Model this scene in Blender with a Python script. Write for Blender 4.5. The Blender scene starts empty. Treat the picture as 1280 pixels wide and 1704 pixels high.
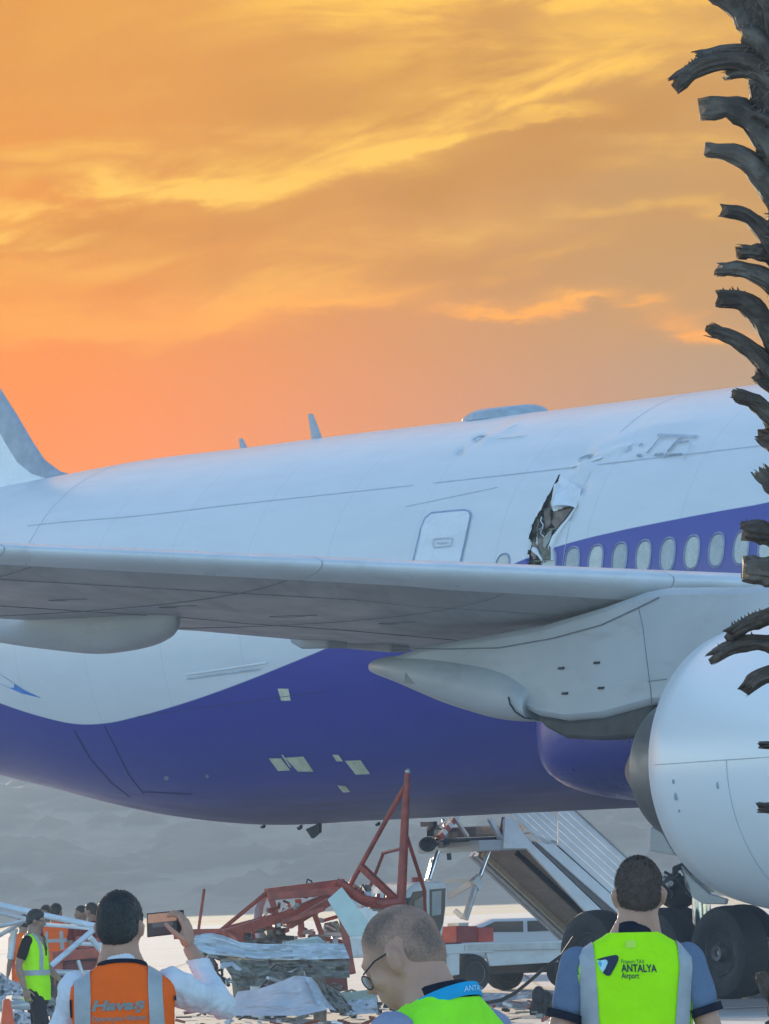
import bpy, bmesh, math, random
import numpy as np
from math import sin, cos, atan, radians, pi, sqrt, exp
from mathutils import Vector, Matrix, noise
from mathutils.bvhtree import BVHTree

random.seed(7)
sc = bpy.context.scene
COL = sc.collection

# ------------------------------------------------------------------ camera
FPX = 13000.0                      # focal length in pixels of the 1280 x 1704 photograph
EYE = 1.70
ROLL = radians(2.2)
PITCH = atan((1475 - 852) * cos(ROLL) / FPX)
_f0 = np.array([0, cos(PITCH), sin(PITCH)])
_r0 = np.array([1.0, 0, 0]); _u0 = np.array([0, -sin(PITCH), cos(PITCH)])
_r = _r0 * cos(ROLL) - _u0 * sin(ROLL); _u = _u0 * cos(ROLL) + _r0 * sin(ROLL)
_C = np.array([0, 0, EYE])
cam_data = bpy.data.cameras.new('camera')
cam = bpy.data.objects.new('camera', cam_data); COL.objects.link(cam)
cam_data.sensor_fit = 'VERTICAL'; cam_data.sensor_height = 36.0
cam_data.lens = FPX / 1704 * 36.0
cam_data.clip_start = 0.5; cam_data.clip_end = 20000
cam.matrix_world = Matrix(((_r[0], _u[0], -_f0[0], 0), (_r[1], _u[1], -_f0[1], 0), (_r[2], _u[2], -_f0[2], EYE), (0, 0, 0, 1)))
sc.camera = cam

def W(px, py, d):
    """world point seen at a photo position, d metres down range"""
    v = _f0 + _r * (px - 640) / FPX - _u * (py - 852) / FPX
    return _C + v * d / v[1]
def PJ(p):
    v = np.asarray(p) - _C
    z = v @ _f0
    return 640 + FPX * (v @ _r) / z, 852 - FPX * (v @ _u) / z

# ------------------------------------------------------------------ node helper
class S:
    """a node socket with arithmetic"""
    nt = None
    def __init__(s, sock): s.s = sock
    @staticmethod
    def m(op, *a, clamp=False):
        n = S.nt.nodes.new('ShaderNodeMath'); n.operation = op; n.use_clamp = clamp
        for i, v in enumerate(a):
            if isinstance(v, S): S.nt.links.new(v.s, n.inputs[i])
            else: n.inputs[i].default_value = v
        return S(n.outputs[0])
    def __add__(s, o): return S.m('ADD', s, o)
    def __radd__(s, o): return S.m('ADD', o, s)
    def __sub__(s, o): return S.m('SUBTRACT', s, o)
    def __rsub__(s, o): return S.m('SUBTRACT', o, s)
    def __mul__(s, o): return S.m('MULTIPLY', s, o)
    def __rmul__(s, o): return S.m('MULTIPLY', s, o)
    def __truediv__(s, o): return S.m('DIVIDE', s, o)
def node(t, **kw):
    n = S.nt.nodes.new(t)
    for k, v in kw.items(): setattr(n, k, v)
    return n
def link(a, b): S.nt.links.new(a.s if isinstance(a, S) else a, b)
def sstep(v, a, b, o0=0.0, o1=1.0):
    n = node('ShaderNodeMapRange', interpolation_type='SMOOTHSTEP')
    link(v, n.inputs[0])
    for i, q in enumerate((a, b, o0, o1)): n.inputs[i + 1].default_value = q
    return S(n.outputs[0])
def comb(x, y, z=0.0):
    n = node('ShaderNodeCombineXYZ')
    for i, v in enumerate((x, y, z)):
        if isinstance(v, S): link(v, n.inputs[i])
        else: n.inputs[i].default_value = v
    return n.outputs[0]
def noi(vec, scale=1.0, detail=3.0, rough=0.5, dist=0.0):
    n = node('ShaderNodeTexNoise')
    if vec is not None: link(vec, n.inputs['Vector'])
    n.inputs['Scale'].default_value = scale; n.inputs['Detail'].default_value = detail
    n.inputs['Roughness'].default_value = rough; n.inputs['Distortion'].default_value = dist
    return S(n.outputs['Fac'])
def mixc(fac, a, b, mode='MIX'):
    n = node('ShaderNodeMix', data_type='RGBA', blend_type=mode)
    if isinstance(fac, S): link(fac, n.inputs[0])
    else: n.inputs[0].default_value = fac
    for i, v in ((6, a), (7, b)):
        if isinstance(v, (tuple, list)): n.inputs[i].default_value = (*v[:3], 1)
        else: link(v, n.inputs[i])
    return n.outputs[2]
def srgb(r, g, b):
    f = lambda c: (c / 255) / 12.92 if c / 255 <= 0.04045 else ((c / 255 + 0.055) / 1.055) ** 2.4
    return (f(r), f(g), f(b))

# ------------------------------------------------------------------ sky and sun
SUN_AZ, SUN_EL = radians(-8), radians(3.2)
world = bpy.data.worlds.new('World'); sc.world = world
world.use_nodes = True
nt = S.nt = world.node_tree
nt.nodes.clear()
tc = node('ShaderNodeTexCoord')
sep = node('ShaderNodeSeparateXYZ'); link(tc.outputs['Generated'], sep.inputs[0])
dx, dy, dz = (S(o) for o in sep.outputs)
dys = S.m('MAXIMUM', dy, 0.08)
U = dx / dys * 13.0
V = dz / dys * 13.0
def UV(px, py):
    w = W(px, py, 1.0) - _C
    return w[0] / w[1] * 13, w[2] / w[1] * 13
# wind-torn cloud warp
w1 = noi(comb(U * 1.5, V * 3.0, 0.0), 1.0, 3, 0.5)
w2 = noi(comb(U * 7.0, V * 20.0, 4.0), 1.0, 6, 0.68)
Vw = V + (w1 - 0.5) * 0.16 + (w2 - 0.5) * 0.10
tl, tr = srgb(228, 156, 78), srgb(208, 158, 94)
ml, mr = srgb(240, 152, 58), srgb(188, 150, 104)
bl, br = srgb(255, 146, 36), srgb(178, 152, 130)
def thru(c, T, hz=(0.30, 0.40, 0.52)):     # what the sky beyond the haze must be for the colour seen through it
    return tuple(max(0.0, (a - h * (1 - T)) / T) for a, h in zip(c, hz))
bl, br, ml, mr, tl, tr = thru(bl, .82), thru(br, .82), thru(ml, .87), thru(mr, .87), thru(tl, .90), thru(tr, .90)
uu = sstep(U, -0.75, 0.75)
low = mixc(uu, bl, br); mid = mixc(uu, ml, mr); top = mixc(uu, tl, tr)
base = mixc(sstep(V, 0.75, 1.1), mixc(0.0, low, low), mid)
base = mixc(sstep(V, 1.05, 1.45), base, top)
# soft grey-tan cloud bodies
body = noi(comb(U * 0.9, Vw * 3.2 - U * 0.7, 9.0), 1.0, 5, 0.55)
base = mixc(sstep(body, 0.45, 0.75) * sstep(V, 0.8, 1.0) * 0.55, base, thru(srgb(204, 150, 90), .86))
cloud = None
shade = None
for a, b, wd, st in (((-40, 425), (620, 330), .05, .45), ((450, 175), (900, 120), .07, .55), ((560, 330), (1150, 185), .07, .6), ((300, 470), (860, 440), .04, .35), ((300, 300), (640, 215), .05, .4)):
    (u1, v1), (u2, v2) = UV(*a), UV(*b)
    d = (Vw - (U - u1) * ((v2 - v1) / (u2 - u1)) - v1) / wd
    g = S.m('EXPONENT', (d * d) * -1.0) * sstep(U, u1 - .25, u1 + .2) * sstep(U, u2 - .2, u2 + .25, 1.0, 0.0) * st
    shade = g if shade is None else S.m('MAXIMUM', shade, g)
base = mixc(shade * sstep(w2, .3, .6, .6, 1.0), base, thru(srgb(196, 140, 80), .86))
#        from px       to px         up    low   strength  fade
bands = [((-60, 372), (640, 272), 0.060, 0.020, 1.00, 0.25),
         ((420, 322), (1200, 88), 0.075, 0.020, 1.00, 0.22),
         ((-40, 250), (560, 238), 0.035, 0.022, 0.60, 0.30),
         ((430, 40), (1250, -30), 0.080, 0.035, 0.95, 0.30),
         ((600, 110), (1250, 60), 0.060, 0.040, 0.60, 0.25),
         ((-60, 410), (140, 395), 0.030, 0.020, 0.85, 0.12),
         ((-80, 560), (420, 548), 0.060, 0.012, 0.55, 0.16),
         ((260, 560), (700, 488), 0.075, 0.014, 0.62, 0.12),
         ((380, 442), (860, 398), 0.035, 0.016, 0.50, 0.16),
         ((740, 510), (1020, 498), 0.018, 0.008, 0.80, 0.08),
         ((1080, 540), (1260, 588), 0.020, 0.012, 0.75, 0.06),
         ((1030, 515), (1110, 512), 0.010, 0.008, 0.6, 0.03),
         ((820, 445), (1000, 405), 0.014, 0.012, 0.42, 0.08),
         ((820, 215), (985, 200), 0.016, 0.008, 0.60, 0.08),
         ((-60, 470), (420, 455), 0.045, 0.030, 0.40, 0.2),
         ((1000, 262), (1270, 262), 0.02, 0.02, 0.30, 0.12),
         ((900, 355), (1280, 345), 0.014, 0.014, 0.28, 0.12)]
TEX = [noi(comb(U * 2.6, (V - U * sl) * 13.0, zz0), 1.0, 6, 0.64, 0.7) for sl, zz0 in ((0.03, 1.0), (0.17, 5.0), (0.33, 9.0))]
for i, (a, b, wu, wl, st, fd) in enumerate(bands):
    (u1, v1), (u2, v2) = UV(*a), UV(*b)
    mslope = (v2 - v1) / (u2 - u1)
    d = Vw - (U - u1) * mslope - v1
    wsel = S.m('GREATER_THAN', d, 0.0) * (wu - wl) + wl
    q = d / wsel
    g = S.m('EXPONENT', (q * q) * -1.0)
    g = g * sstep(U, u1 - fd, u1 + fd) * sstep(U, u2 - fd, u2 + fd, 1.0, 0.0)
    tex = TEX[0 if mslope < 0.09 else (1 if mslope < 0.25 else 2)]
    g = g * sstep(tex, 0.34, 0.62, 0.05, 1.3) * st
    cloud = g if cloud is None else S.m('MAXIMUM', cloud, g)
# thin veils everywhere in the glow
veil = noi(comb(U * 1.6 + Vw * 0.6, Vw * 8.0 - U * 1.6, 2.0), 1.0, 5, 0.56, 0.3)
veil = sstep(veil, 0.52, 0.78) * sstep(V, 0.86, 1.02) * 0.24
cloud = S.m('MINIMUM', S.m('MAXIMUM', cloud, veil), 1.0)
bright = mixc(sstep(V, 0.9, 1.12), thru(srgb(255, 172, 92), .83), thru(srgb(255, 199, 96), .88))
glow = mixc(cloud, base, bright)
sky = node('ShaderNodeTexSky', sky_type='NISHITA')
sky.sun_disc = False; sky.sun_elevation = SUN_EL; sky.sun_rotation = SUN_AZ
sky.altitude = 50; sky.air_density = 0.62; sky.dust_density = 0.6; sky.ozone_density = 1.4
bg1 = node('ShaderNodeBackground'); link(sky.outputs[0], bg1.inputs[0]); bg1.inputs[1].default_value = 0.15
bg2 = node('ShaderNodeBackground'); link(glow, bg2.inputs[0]); bg2.inputs[1].default_value = 0.176
fac = sstep(dy, 0.45, 0.92) * sstep(dz, 0.25, 0.62, 1.0, 0.0)
mixs = node('ShaderNodeMixShader'); link(fac, mixs.inputs[0]); link(bg1.outputs[0], mixs.inputs[1]); link(bg2.outputs[0], mixs.inputs[2])
world.cycles.sampling_method = 'MANUAL'; world.cycles.sample_map_resolution = 512
wo = node('ShaderNodeOutputWorld'); link(mixs.outputs[0], wo.inputs[0])

sun_data = bpy.data.lights.new('sun', 'SUN'); sun_data.energy = 1.7; sun_data.angle = radians(0.6)
sun_data.color = (1.0, 0.80, 0.55)
sun = bpy.data.objects.new('sun', sun_data); COL.objects.link(sun)
sdir = Vector((sin(SUN_AZ) * cos(SUN_EL), cos(SUN_AZ) * cos(SUN_EL), sin(SUN_EL)))
sun.rotation_euler = sdir.to_track_quat('Z', 'Y').to_euler()
sun.location = (-30, 60, 60)

sc.view_settings.view_transform = 'Standard'; sc.view_settings.look = 'None'
sc.view_settings.exposure = 2.5; sc.view_settings.gamma = 1.0
sc.view_settings.use_curve_mapping = False
sc.cycles.use_denoising = True
sc.cycles.max_bounces = 6; sc.cycles.volume_bounces = 1
sc.cycles.sample_clamp_indirect = 6

# ------------------------------------------------------------------ materials
MATS = {}
def mat(name, col, rough=0.5, metal=0.0, var=0.12, vscale=6.0, bump=0.0, bscale=40.0, spec=0.5, emit=None, coat=0.0, fn=None):
    if name in MATS: return MATS[name]
    m = bpy.data.materials.new(name); m.use_nodes = True
    S.nt = m.node_tree
    p = m.node_tree.nodes['Principled BSDF']
    p.inputs['Roughness'].default_value = rough; p.inputs['Metallic'].default_value = metal
    p.inputs['Specular IOR Level'].default_value = spec; p.inputs['Coat Weight'].default_value = coat
    t = node('ShaderNodeTexCoord')
    ob = t.outputs['Object']
    n = noi(ob, vscale, 5, 0.6)
    c = mixc(sstep(n, 0.3, 0.7), tuple(max(0, x * (1 - var)) for x in col), tuple(min(1, x * (1 + var)) for x in col))
    if fn: c = fn(p, ob, c, n) or c
    link(c, p.inputs['Base Color'])
    if var > 0: link(sstep(noi(ob, vscale * 2.3, 4), 0.3, 0.7, max(0.02, rough - 0.07), min(1, rough + 0.07)), p.inputs['Roughness'])
    if bump > 0:
        b = node('ShaderNodeBump'); b.inputs['Strength'].default_value = 1.0; b.inputs['Distance'].default_value = bump
        link(noi(ob, bscale, 6, 0.6), b.inputs['Height']); link(b.outputs[0], p.inputs['Normal'])
    if emit:
        p.inputs['Emission Color'].default_value = (*emit[:3], 1); p.inputs['Emission Strength'].default_value = emit[3]
    MATS[name] = m
    return m
def attr(name):
    n = node('ShaderNodeAttribute', attribute_name=name)
    return S(n.outputs['Fac'])
def sepxyz(v):
    n = node('ShaderNodeSeparateXYZ'); link(v, n.inputs[0])
    return [S(o) for o in n.outputs]

PURPLE = srgb(58, 58, 140)
def f_paint(p, ob, c, n):
    x, y, z = sepxyz(ob)
    fine = noi(comb(x * 0.6, y * 3.0, z * 3.0), 1.2, 6, 0.65)
    white = mixc(sstep(fine, 0.35, 0.75) * 0.5, (0.72, 0.73, 0.735), (0.63, 0.65, 0.66))
    purple = mixc(sstep(fine, 0.3, 0.75), (0.028, 0.033, 0.285), (0.034, 0.039, 0.305))
    k = sstep(attr('band'), -0.010, 0.010)
    col = mixc(k, white, purple)
    # belly grime: streaks of dust and oil along the keel
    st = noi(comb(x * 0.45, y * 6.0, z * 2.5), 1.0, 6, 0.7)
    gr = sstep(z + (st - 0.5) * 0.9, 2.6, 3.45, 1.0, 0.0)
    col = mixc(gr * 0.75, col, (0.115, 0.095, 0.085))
    st2 = noi(comb(x * 0.9 + z * 1.5, y * 2.0, z * 1.2), 1.0, 5, 0.7)
    col = mixc(sstep(st2, 0.62, 0.8) * 0.04, col, (0.28, 0.25, 0.26))
    # lap joints and rivet rows, faint
    fr = S.m('FRACT', x * 0.4717); ln = S.m('LESS_THAN', fr, 0.012)
    rv = S.m('LESS_THAN', S.m('ABSOLUTE', S.m('FRACT', x * 1.8868) - 0.5), 0.012) * sstep(noi(comb(x * 1.0, y * 24.0, z * 24.0), 1.0, 1), .52, .6)
    col = mixc((ln * 0.14 + rv * 0.05) * S.m('SUBTRACT', 1.0, k), col, (0.20, 0.23, 0.27))
    link(sstep(fine, 0.3, 0.7, 0.29, 0.33) + gr * 0.25, p.inputs['Roughness'])
    return col
def f_grimy(dark, amt, sx=0.5, sy=4.0, lo=0.5, hi=0.75):
    def g(p, ob, c, n):
        x, y, z = sepxyz(ob)
        s = noi(comb(x * sx, y * sy, z * 3.0), 1.0, 6, 0.68, 0.3)
        return mixc(sstep(s, lo, hi) * amt, c, dark)
    return g
M_fus = mat('airframe_paint', (0.8, 0.8, 0.8), 0.3, var=0, fn=f_paint)
M_white = mat('white_enamel', (0.78, 0.79, 0.80), 0.3, var=0.04, vscale=2.0, fn=f_grimy((0.42, 0.42, 0.42), 0.25))
M_nac = mat('nacelle_white', (0.82, 0.83, 0.835), 0.27, var=0.0, vscale=1.5, fn=f_grimy((0.5, 0.5, 0.5), 0.05))
M_slat = mat('slat_grey_paint', (0.62, 0.64, 0.66), 0.34, var=0.06, vscale=1.2, fn=f_grimy((0.36, 0.36, 0.36), 0.3, 3.0, 1.2))
def f_wing(p, ob, c, n):
    x, y, z = sepxyz(ob)
    s = noi(comb(x * 2.2 + y * 1.45, y * 0.35 - x * 0.24, z), 1.0, 6, 0.7, 0.4)
    c = mixc(sstep(s, 0.45, 0.75) * 0.6, c, (0.20, 0.19, 0.18))
    s2 = noi(comb(x * 3.5 + y * 2.4, y * 0.5 - x * 0.3, 3.0), 1.0, 5, 0.72, 0.2)
    return mixc(sstep(s2, 0.64, 0.74) * 0.55, c, (0.55, 0.50, 0.46))
M_wseam = mat('wing_panel_gap', (0.22, 0.22, 0.225), 0.6, var=0.1)
M_wing = mat('wing_grey_paint', (0.40, 0.395, 0.385), 0.42, var=0.10, vscale=0.7, fn=f_wing)
M_pylon = mat('pylon_grey_paint', (0.46, 0.475, 0.49), 0.42, var=0.05, vscale=0.8, fn=f_grimy((0.26, 0.25, 0.24), 0.4, 0.8, 2.0))
M_heat = mat('heat_shield_metal', (0.055, 0.05, 0.045), 0.6, 0.1, var=0.2, vscale=2.5)
M_nozz = mat('exhaust_nozzle_metal', (0.22, 0.205, 0.19), 0.45, 0.6, var=0.15, vscale=1.5)
M_seam = mat('panel_gap', (0.22, 0.24, 0.26), 0.7, var=0.1)
M_fseam = mat('panel_gap_blue', (0.48, 0.53, 0.59), 0.6, var=0.1)
M_purp = mat('purple_enamel', (0.030, 0.031, 0.255), 0.34, var=0.04, vscale=1.5, fn=f_grimy((0.12, 0.10, 0.11), 0.12, 0.6, 2.0))
M_purpdk = mat('dark_purple_gap', (0.028, 0.026, 0.14), 0.5, var=0.1)  # darker purple of the lower skin lines
M_tyre = mat('tyre_rubber', (0.022, 0.022, 0.024), 0.75, var=0.2, vscale=8, bump=0.004, bscale=30)
M_rim = mat('wheel_hub_metal', (0.09, 0.09, 0.095), 0.5, 0.5, var=0.2)
M_strut = mat('strut_metal', (0.35, 0.36, 0.37), 0.4, 0.5, var=0.2)
M_dark = mat('dark_metal', (0.035, 0.035, 0.037), 0.6, 0.2, var=0.25)
M_shade = mat('window_shade', (0.50, 0.50, 0.44), 0.25, var=0.08, vscale=9)
M_wframe = mat('window_surround', (0.30, 0.31, 0.42), 0.4, var=0.08)
M_yel = mat('pale_placard', (0.62, 0.62, 0.44), 0.6, var=0.15, vscale=9)
M_insul = mat('insulation_tatters', (0.16, 0.155, 0.10), 0.85, var=0.55, vscale=9, bump=0.02, bscale=12)
M_primer = mat('green_primer', (0.17, 0.20, 0.13), 0.7, var=0.35, vscale=10)
M_brownp = mat('torn_liner', (0.22, 0.16, 0.12), 0.75, var=0.4, vscale=8)
M_red = mat('red_oxide_paint', (0.36, 0.066, 0.038), 0.5, var=0.3, vscale=5, bump=0.002, bscale=30, fn=f_grimy((0.07, 0.03, 0.025), 0.6, 4, 4))
M_redb = mat('bright_red_paint', (0.42, 0.04, 0.03), 0.45, var=0.15, vscale=4)
M_galv = mat('galvanised_steel', (0.48, 0.50, 0.51), 0.42, 0.45, var=0.12, vscale=6)
M_chrome = mat('chromed_rod', (0.75, 0.76, 0.78), 0.18, 0.9, var=0.05)
M_panel = mat('crumpled_white_panel', (0.58, 0.63, 0.68), 0.4, var=0.10, vscale=3, fn=f_grimy((0.25, 0.23, 0.19), 0.55, 2.0, 3.0, 0.52, 0.7))
M_paleg = mat('pale_green_board', (0.55, 0.66, 0.62), 0.5, var=0.06)
M_rubble = mat('crushed_liner', (0.22, 0.205, 0.17), 0.85, var=0.5, vscale=7, bump=0.02, bscale=20)
M_glass = mat('tinted_glass', (0.03, 0.035, 0.04), 0.08, var=0.0, spec=0.8)
M_brownpan = mat('ramp_underside_brown', (0.26, 0.215, 0.175), 0.6, var=0.2, vscale=3, fn=f_grimy((0.07, 0.06, 0.05), 0.6, 3, 3))
M_truckw = mat('truck_white', (0.74, 0.77, 0.78), 0.35, var=0.05, vscale=3, fn=f_grimy((0.4, 0.38, 0.34), 0.35, 2, 4))
M_car = mat('silver_car_paint', (0.40, 0.43, 0.46), 0.35, 0.0, var=0.0)
M_orange = mat('cone_orange', (0.75, 0.10, 0.02), 0.5, var=0.1)

# ------------------------------------------------------------------ mesh helpers
class MB:
    def __init__(s): s.v = []; s.f = []; s.mi = []; s.m = 0
    def add(s, vs, fs):
        o = len(s.v); s.v += [tuple(float(c) for c in v) for v in vs]
        s.f += [tuple(i + o for i in f) for f in fs]; s.mi += [s.m] * len(fs)
        return s
    def box(s, c, sz, rot=None):
        x, y, z = (q / 2 for q in sz)
        vs = [Vector(p) for p in ((-x, -y, -z), (x, -y, -z), (x, y, -z), (-x, y, -z), (-x, -y, z), (x, -y, z), (x, y, z), (-x, y, z))]
        if rot: vs = [rot @ v for v in vs]
        c = Vector(c)
        return s.add([v + c for v in vs], [(3, 2, 1, 0), (4, 5, 6, 7), (0, 1, 5, 4), (1, 2, 6, 5), (2, 3, 7, 6), (3, 0, 4, 7)])
    def frame(s, a, b, up=(0, 0, 1)):
        a, b = Vector(a), Vector(b); t = (b - a).normalized(); up = Vector(up)
        if abs(t.dot(up)) > 0.98: up = Vector((1, 0, 0))
        sd = t.cross(up).normalized(); n = sd.cross(t).normalized()
        return a, b, t, sd, n
    def beam(s, a, b, w, h=None, up=(0, 0, 1)):
        h = h or w
        a, b, t, sd, n = s.frame(a, b, up)
        vs = [p + sd * (i * w / 2) + n * (j * h / 2) for p in (a, b) for i, j in ((-1, -1), (1, -1), (1, 1), (-1, 1))]
        return s.add(vs, [(0, 1, 2, 3), (7, 6, 5, 4), (0, 4, 5, 1), (1, 5, 6, 2), (2, 6, 7, 3), (3, 7, 4, 0)])
    def rings(s, rings, closed=True, cap0=True, cap1=True):
        n = len(rings[0]); vs = [p for r in rings for p in r]; fs = []
        for i in range(len(rings) - 1):
            for j in range(n if closed else n - 1):
                k = (j + 1) % n
                fs.append((i * n + j, i * n + k, (i + 1) * n + k, (i + 1) * n + j))
        if closed and cap0: fs.append(tuple(range(n - 1, -1, -1)))
        if closed and cap1: fs.append(tuple((len(rings) - 1) * n + j for j in range(n)))
        return s.add(vs, fs)
    def tube(s, pts, rad, n=10, flat=1.0, up=(0, 0, 1), caps=True):
        pts = [Vector(p) for p in pts]
        if not hasattr(rad, '__len__'): rad = [rad] * len(pts)
        rs = []; prev = None
        for i, p in enumerate(pts):
            t = (pts[min(i + 1, len(pts) - 1)] - pts[max(i - 1, 0)]).normalized()
            if prev is None:
                u = Vector(up)
                if abs(t.dot(u)) > 0.95: u = Vector((1, 0, 0)) if abs(t.x) < 0.9 else Vector((0, 1, 0))
                sd = t.cross(u).normalized()
            else: sd = (prev - t * prev.dot(t)).normalized()
            prev = sd; nn = sd.cross(t).normalized()
            rs.append([p + sd * (rad[i] * cos(2 * pi * k / n)) + nn * (rad[i] * flat * sin(2 * pi * k / n)) for k in range(n)])
        return s.rings(rs, cap0=caps, cap1=caps)
    def ell(s, c, r, rot=None, nu=16, nv=10):
        c = Vector(c); rs = []
        for i in range(nv + 1):
            a = pi * i / nv; sa = max(sin(a), 0.02)
            ring = []
            for j in range(nu):
                b = 2 * pi * j / nu
                v = Vector((r[0] * sa * cos(b), r[1] * sa * sin(b), -r[2] * cos(a)))
                ring.append((rot @ v if rot else v) + c)
            rs.append(ring)
        return s.rings(rs)
    def prism(s, poly, off):
        """poly: 3-D points of one face; off: extrusion vector"""
        off = Vector(off); n = len(poly); P = [Vector(p) for p in poly]
        vs = P + [p + off for p in P]
        return s.add(vs, [tuple(range(n - 1, -1, -1)), tuple(range(n, 2 * n))] + [(i, (i + 1) % n, (i + 1) % n + n, i + n) for i in range(n)])
    def lathe(s, prof, axis_o, ax, n=48, caps=False):
        """prof: (along, radius); around direction ax through axis_o"""
        ax = Vector(ax).normalized(); o = Vector(axis_o)
        u = Vector((0, 0, 1)) if abs(ax.z) < .9 else Vector((1, 0, 0)); u = (u - ax * u.dot(ax)).normalized(); w = ax.cross(u)
        rs = [[o + ax * a + u * (r * cos(2 * pi * k / n)) + w * (r * sin(2 * pi * k / n)) for k in range(n)] for a, r in prof]
        return s.rings(rs, cap0=caps, cap1=caps)
    def build(s, name, m=None, parent=None, smooth=None, bevel=0.0, loc=None):
        me = bpy.data.meshes.new(name); me.from_pydata(s.v, [], s.f)
        ms = m if isinstance(m, (list, tuple)) else [m]
        for q in ms: me.materials.append(q)
        if len(ms) > 1: me.polygons.foreach_set('material_index', s.mi)
        bm = bmesh.new(); bm.from_mesh(me)
        bmesh.ops.recalc_face_normals(bm, faces=bm.faces)
        bm.to_mesh(me); bm.free()
        return finish(me, name, parent, smooth, bevel)
def finish(me, name, parent=None, smooth=None, bevel=0.0):
    if smooth:
        me.polygons.foreach_set('use_smooth', [True] * len(me.polygons))
        me.set_sharp_from_angle(angle=radians(smooth))
    o = bpy.data.objects.new(name, me); COL.objects.link(o)
    if parent: o.parent = parent
    if bevel:
        b = o.modifiers.new('bevel', 'BEVEL'); b.width = bevel; b.segments = 2; b.limit_method = 'ANGLE'; b.angle_limit = radians(40)
    return o
def tag(o, label=None, cat=None, group=None, kind=None):
    for k, v in (('label', label), ('category', cat), ('group', group), ('kind', kind)):
        if v: o[k] = v
    return o
def empty(name, loc, rz=0.0, label=None, cat=None, group=None):
    o = bpy.data.objects.new(name, None); COL.objects.link(o)
    o.location = loc; o.rotation_euler = (0, 0, rz); o.empty_display_size = 0.3
    o.matrix_world = Matrix.Translation(Vector(loc)) @ Matrix.Rotation(rz, 4, 'Z')
    return tag(o, label, cat, group)
def ground_at(px, d):
    """a point on the ground plane below the photo column px, d metres away"""
    x = (px - 640) / FPX * d
    for _ in range(4):
        x -= (PJ((x, d, 0))[0] - px) / FPX * d
    return Vector((x, d, 0))
def hermite(xs, ys):
    xs, ys = np.array(xs, float), np.array(ys, float)
    m = np.gradient(ys, xs)
    def f(x):
        x = np.clip(np.asarray(x, float), xs[0], xs[-1])
        i = np.clip(np.searchsorted(xs, x) - 1, 0, len(xs) - 2)
        h = xs[i + 1] - xs[i]; t = (x - xs[i]) / h
        return (2*t**3 - 3*t**2 + 1) * ys[i] + (t**3 - 2*t**2 + t) * h * m[i] + (-2*t**3 + 3*t**2) * ys[i+1] + (t**3 - t**2) * h * m[i+1]
    return f
# ------------------------------------------------------------------ the setting
def f_conc(p, ob, c, n):
    x, y, z = sepxyz(ob)
    big = noi(comb(x * 0.05, y * 0.05, 0.0), 1.0, 5, 0.6)
    c = mixc(sstep(big, 0.35, 0.7) * 0.5, c, (0.30, 0.29, 0.275))
    st = noi(comb(x * 0.5, y * 0.22, 0.0), 1.0, 6, 0.7)
    c = mixc(sstep(st, 0.58, 0.75) * 0.5, c, (0.13, 0.125, 0.12))
    return c
M_conc = mat('apron_concrete', (0.40, 0.395, 0.385), 0.88, spec=0.25, var=0.12, vscale=1.2, bump=0.004, bscale=8, fn=f_conc)
M_joint = mat('joint_sealant', (0.07, 0.07, 0.07), 0.8, var=0.2)
M_line = mat('apron_marking_paint', (0.72, 0.72, 0.68), 0.6, var=0.1)
M_field = mat('dry_grass_field', (0.21, 0.18, 0.125), 0.95, spec=0.1, var=0.3, vscale=0.05)
def f_hill(p, ob, c, n):
    x, y, z = sepxyz(ob)
    s = noi(comb(x * 0.22, y * 0.01, z * 0.8), 1.0, 6, 0.6) * .55 + noi(comb(x * 0.05, y * 0.003, z * 0.22), 1.0, 3, 0.5) * .45
    g_ = mixc(sstep(s, 0.41, 0.60), (0.060, 0.060, 0.042), (0.120, 0.112, 0.082))
    return mixc(sstep(attr('canopy') + (s - .5) * .5, 0.10, 0.42), g_, (0.012, 0.020, 0.013))
M_hill = mat('scrub_hillside', (0.06, 0.07, 0.04), 0.95, var=0.2, fn=f_hill)
M_leaf = mat('far_tree_leaves', (0.026, 0.036, 0.024), 0.9, var=0.3, vscale=0.4)

g = MB().add([(-900, -60, 0), (900, -60, 0), (900, 420, 0), (-900, 420, 0)], [(0, 1, 2, 3)]).build('apron', M_conc)
tag(g, kind='structure')
fo = MB().add([(-6000, -200, -0.02), (6000, -200, -0.02), (6000, 9000, -0.02), (-6000, 9000, -0.02)], [(0, 1, 2, 3)]).build('field', M_field)
tag(fo, kind='structure')
# slab joints: saw cuts filled with dark sealant, every 7.5 m, parallel to the taxi lane
jm = MB()
for k in range(-3, 42):
    y = 8 + 7.5 * k
    jm.add([(-90, y - 0.03, 0.004), (90, y - 0.03, 0.004), (90, y + 0.03, 0.004), (-90, y + 0.03, 0.004)], [(0, 1, 2, 3)])
tag(jm.build('joint', M_joint, g), kind='stuff')
jm = MB()
for k in range(-12, 13):
    x = 7.5 * k + 2.2
    jm.add([(x - 0.03, -20, 0.0045), (x + 0.03, -20, 0.0045), (x + 0.03, 320, 0.0045), (x - 0.03, 320, 0.0045)], [(0, 1, 2, 3)])
tag(jm.build('joint', M_joint, g), kind='stuff')
for y, w in ((98.4, 0.30), (92.0, 0.14)):
    MB().add([(-60, y, 0.009), (60, y, 0.009), (60, y + w, 0.009), (-60, y + w, 0.009)], [(0, 1, 2, 3)]).build('painted_line', M_line, g)

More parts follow.
